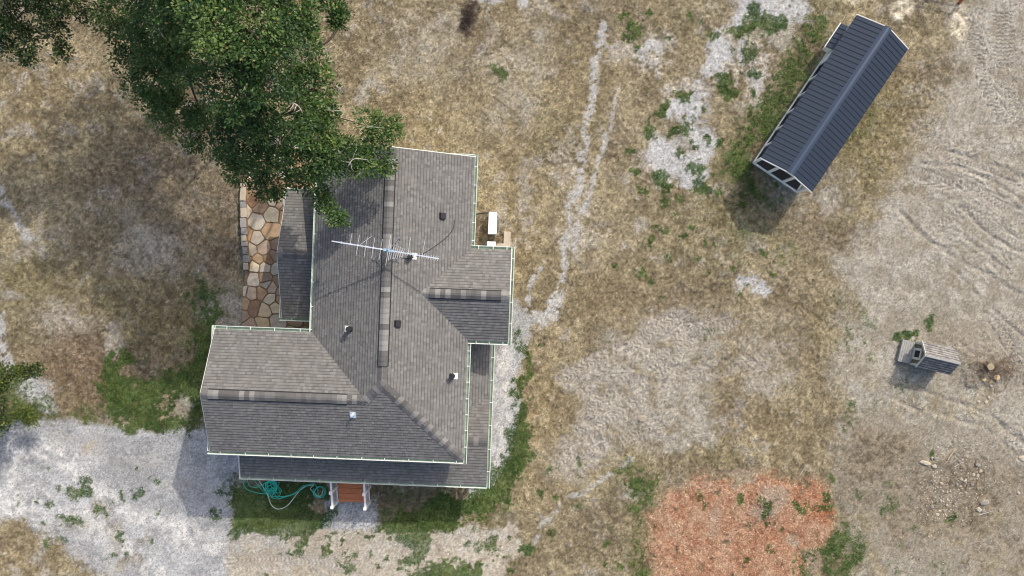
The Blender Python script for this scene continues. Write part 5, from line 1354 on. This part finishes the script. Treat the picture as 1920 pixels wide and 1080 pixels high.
# rust-brown gate corner whose shadow runs along the top edge
fp = W(1812, -14); gate = empty('pipe_gate', (fp.x, fp.y, 0)); tag(gate, 'rust-brown gate corner just entering at the top right edge', 'gate')
for k, z in enumerate((.35, .75, 1.15)):
    m = MB(); m.tube([(0,0,z), (-3.0,.62,z)], .035, 7); m.build('rail', 'rust_paint', gate)
m = MB(); m.box(-.06,.06,-.06,.06,-.2,1.35); m.build('post', 'rust_paint', gate)
m = MB(); m.bar((.03,.02,.06),(-.42,-.55,.06),.12,.12); m.build('foot_beam', 'rust_paint', gate)
m = MB(); m.box(-3.06,-2.94,.56,.68,-.2,1.35); m.build('post', 'rust_paint', gate)

# ------------------------------------------------------------------ ground cover
def scatter(n, seed, x0=-24.6, x1=24.6, y0=-14.1, y1=14.1):
    r = np.random.default_rng(seed); x = r.uniform(x0, x1, n).astype(np.float32); y = r.uniform(y0, y1, n).astype(np.float32); return r, x, y
def in_buildings(x, y):
    c, s = math.cos(TH), math.sin(TH)
    u = x*c-y*s; w = -x*s-y*c
    u = x*math.cos(TH)+(-y)*math.sin(TH); w = -x*math.sin(TH)+(-y)*math.cos(TH)
    h = ((u > -12) & (u < -2.1) & (w > 2.5) & (w < 8.4)) | ((u > -8) & (u < -.45) & (w > -5) & (w < 8.4)&((u < -2.1) | ((w > -1.2)))) | ((u > -11.2) & (u < -8) & (w > -6.6) & (w < 2.5))
    cx = x-cen.x; cy = y-cen.y
    a = cx*AX.x+cy*AX.y; b = cx*AC.x+cy*AC.y
    h |= (np.abs(a) < hy_+.02) & (np.abs(b) < hx_+.02)
    la_ = (x-fr.x)*la.x+(y-fr.y)*la.y; lb = (x-fr.x)*lc.x+(y-fr.y)*lc.y
    h |= (la_ > -.66) & (la_ < 1.4) & (np.abs(lb) < .55)
    return h
def blades(name, x, y, length, width, lean, col, r, material='blade'):
    n = len(x); z = gz(x, y)
    a = r.uniform(0, 2*np.pi, n); l = length*(.5+r.random(n)); w = width*(.7+.6*r.random(n))
    tl = lean+r.normal(0, .18, n)
    dx, dy = np.cos(a), np.sin(a)
    p = np.stack([x, y, z-.01], 1); side = np.stack([-dy, dx, np.zeros(n)], 1)*(w/2)[:, None]
    tip = p+np.stack([dx*np.sin(tl)*l, dy*np.sin(tl)*l, np.maximum(np.cos(tl), .08)*l], 1)
    V = np.stack([p-side, p+side, tip], 1).reshape(-1, 3); F = np.arange(3*n).reshape(-1, 3)
    return big_mesh(name, V, F, material, None, col)
Kc = .80
VIEW = (-24.6, 24.6, -14.1, 14.1)
# green grass and weeds
r, x, y = scatter(2600000, 31)
keep = (r.random(len(x)) < look('green', x, y)**1.2*.40) & ~in_buildings(x, y)
x, y = x[keep], y[keep]; t = r.random(len(x)).astype(np.float32)
dryish = look('nF', x, y)
ca_ = np.array(lin(36,72,26)); cb_ = np.array(lin(84,124,48)); cc_ = np.array(lin(128,128,70))
col = ca_+(cb_-ca_)*(t**1.3)[:, None]; dm = (dryish+.25*r.normal(size=len(x)) > .66); col[dm] = cc_*(.7+.4*t[dm])[:, None]
ob = blades('green_grass', x, y, .085, .032, .85, col*Kc, r); tag(ob, 'short green grass and weeds in patches over the yard', 'grass', kind='stuff')
# dry straw
r, x, y = scatter(1400000, 33)
dn = np.clip(1-1.1*np.maximum.reduce([look('drive', x, y), look('side', x, y), look('foot', x, y), look('mulch', x, y), look('bottom', x, y), look('pat', x, y), look('green', x, y)*.7, look('right', x, y)*1.0, look('mid', x, y)*.7, look('spots', x, y)*.6]), 0, 1)
dn = dn*(.25+.85*sstep(.38, .58, look('nC', x, y)*.6+look('nD', x, y)*.4))
keep = (r.random(len(x)) < dn*.55) & ~in_buildings(x, y)
x, y = x[keep], y[keep]; t = r.random(len(x)).astype(np.float32)
col = look('col', x, y)*(.42+1.25*t**1.2)[:, None]/Kc
col = col*np.array([1.02, 1.0, .95])
ob = blades('dry_grass', x, y, .12, .024, 1.1, np.clip(col*Kc, 0, .7), r); tag(ob, 'short straw coloured dry grass over the yard', 'grass', kind='stuff')
# gravel stones, mulch chips, clods
def flakes(name, x, y, size, col, r, material='chip', asp=1.0, hgt=.6):
    n = len(x); z = gz(x, y); a = r.uniform(0, 2*np.pi, n); s = size*(.5+.9*r.random(n)); b = s*asp*(.7+.5*r.random(n))
    base = np.stack([x, y, z+.002], 1); e = np.stack([np.cos(a), np.sin(a), r.normal(0, .25, n)], 1); f = np.stack([-np.sin(a), np.cos(a), r.normal(0, .25, n)], 1)
    h = (np.minimum(s, b)*hgt)
    c0 = base-e*s[:, None]*.5-f*b[:, None]*.5; c1 = base+e*s[:, None]*.5-f*b[:, None]*.35; c2 = base+e*s[:, None]*.35+f*b[:, None]*.5; c3 = base-e*s[:, None]*.4+f*b[:, None]*.45
    top = base+np.array([0, 0, 1.0])*h[:, None]+e*(s*.08*r.normal(size=n))[:, None]
    V = np.stack([c0, c1, c2, c3, top], 1).reshape(-1, 3)
    q = np.arange(n)*5
    F = np.stack([np.stack([q, q+1, q+4], 1), np.stack([q+1, q+2, q+4], 1), np.stack([q+2, q+3, q+4], 1), np.stack([q+3, q, q+4], 1)], 1).reshape(-1, 3)
    return big_mesh(name, V, F, material, None, np.repeat(col, 4, 0))
r, x, y = scatter(380000, 35)
gm = np.maximum.reduce([look('drive', x, y), look('side', x, y), look('foot', x, y), look('pat', x, y)*.6])
keep = (r.random(len(x)) < gm*.7) & ~in_buildings(x, y)
x, y = x[keep], y[keep]; t = r.random(len(x))
col = np.array(lin(128,128,127))+(np.array(lin(198,198,197))-np.array(lin(128,128,127)))*t[:, None]
ob = flakes('gravel_stones', x, y, .042, col*Kc, r, hgt=.35); tag(ob, 'loose pale grey gravel stones on the driveway and paths', 'gravel', kind='stuff')
r, x, y = scatter(150000, 37, 5.5, 16.5, -14.1, -8)
keep = r.random(len(x)) < look('mulch', x, y)*.5
x, y = x[keep], y[keep]; t = r.random(len(x))
col = look('col', x, y)*(.65+.75*t**1.5)[:, None]; w_ = r.random(len(x)) < .05; col[w_] = np.array(lin(226,200,174))*.8
ob = flakes('mulch_chips', x, y, .055, np.clip(col, 0, .75), r, asp=.5, hgt=.4); tag(ob, 'loose red wood chips of the mulch bed', 'mulch', kind='stuff')
r, x, y = scatter(170000, 39)
gm = np.clip(np.maximum.reduce([look('right', x, y)*.8, look('mid', x, y)*.7, look('bottom', x, y)*.15, look('spots', x, y)*.4, .08+0*x]), 0, 1)*sstep(.38, .6, look('nF', x, y))
keep = (r.random(len(x)) < gm*.55*(1-look('drive', x, y))) & ~in_buildings(x, y)
x, y = x[keep], y[keep]; t = r.random(len(x))
col = look('col', x, y)*(.7+.65*t)[:, None]
rr_ = np.random.default_rng(44); nx_ = 650
xr = np.concatenate([rr_.normal(1800, 45, nx_), rr_.normal(1850, 30, 150), rr_.normal(1770, 25, 160)]); yr = np.concatenate([rr_.normal(905, 40, nx_), rr_.normal(690, 22, 150), rr_.normal(945, 20, 160)])
xr = (xr-960)/PPM; yr = (540-yr)/PPM; ok = xr < 24.4; xr, yr = xr[ok], yr[ok]; tr = rr_.random(len(xr))
x = np.concatenate([x, xr]); y = np.concatenate([y, yr]); col = np.vstack([col, np.array(lin(130,118,100))*.6+(np.array(lin(214,204,188))*.75-np.array(lin(130,118,100))*.6)*(tr**1.6)[:, None]])
ob = flakes('soil_clods', x, y, .06, np.clip(col, 0, .75), r, hgt=.5); tag(ob, 'small clods and pebbles on the bare soil', 'soil', kind='stuff')
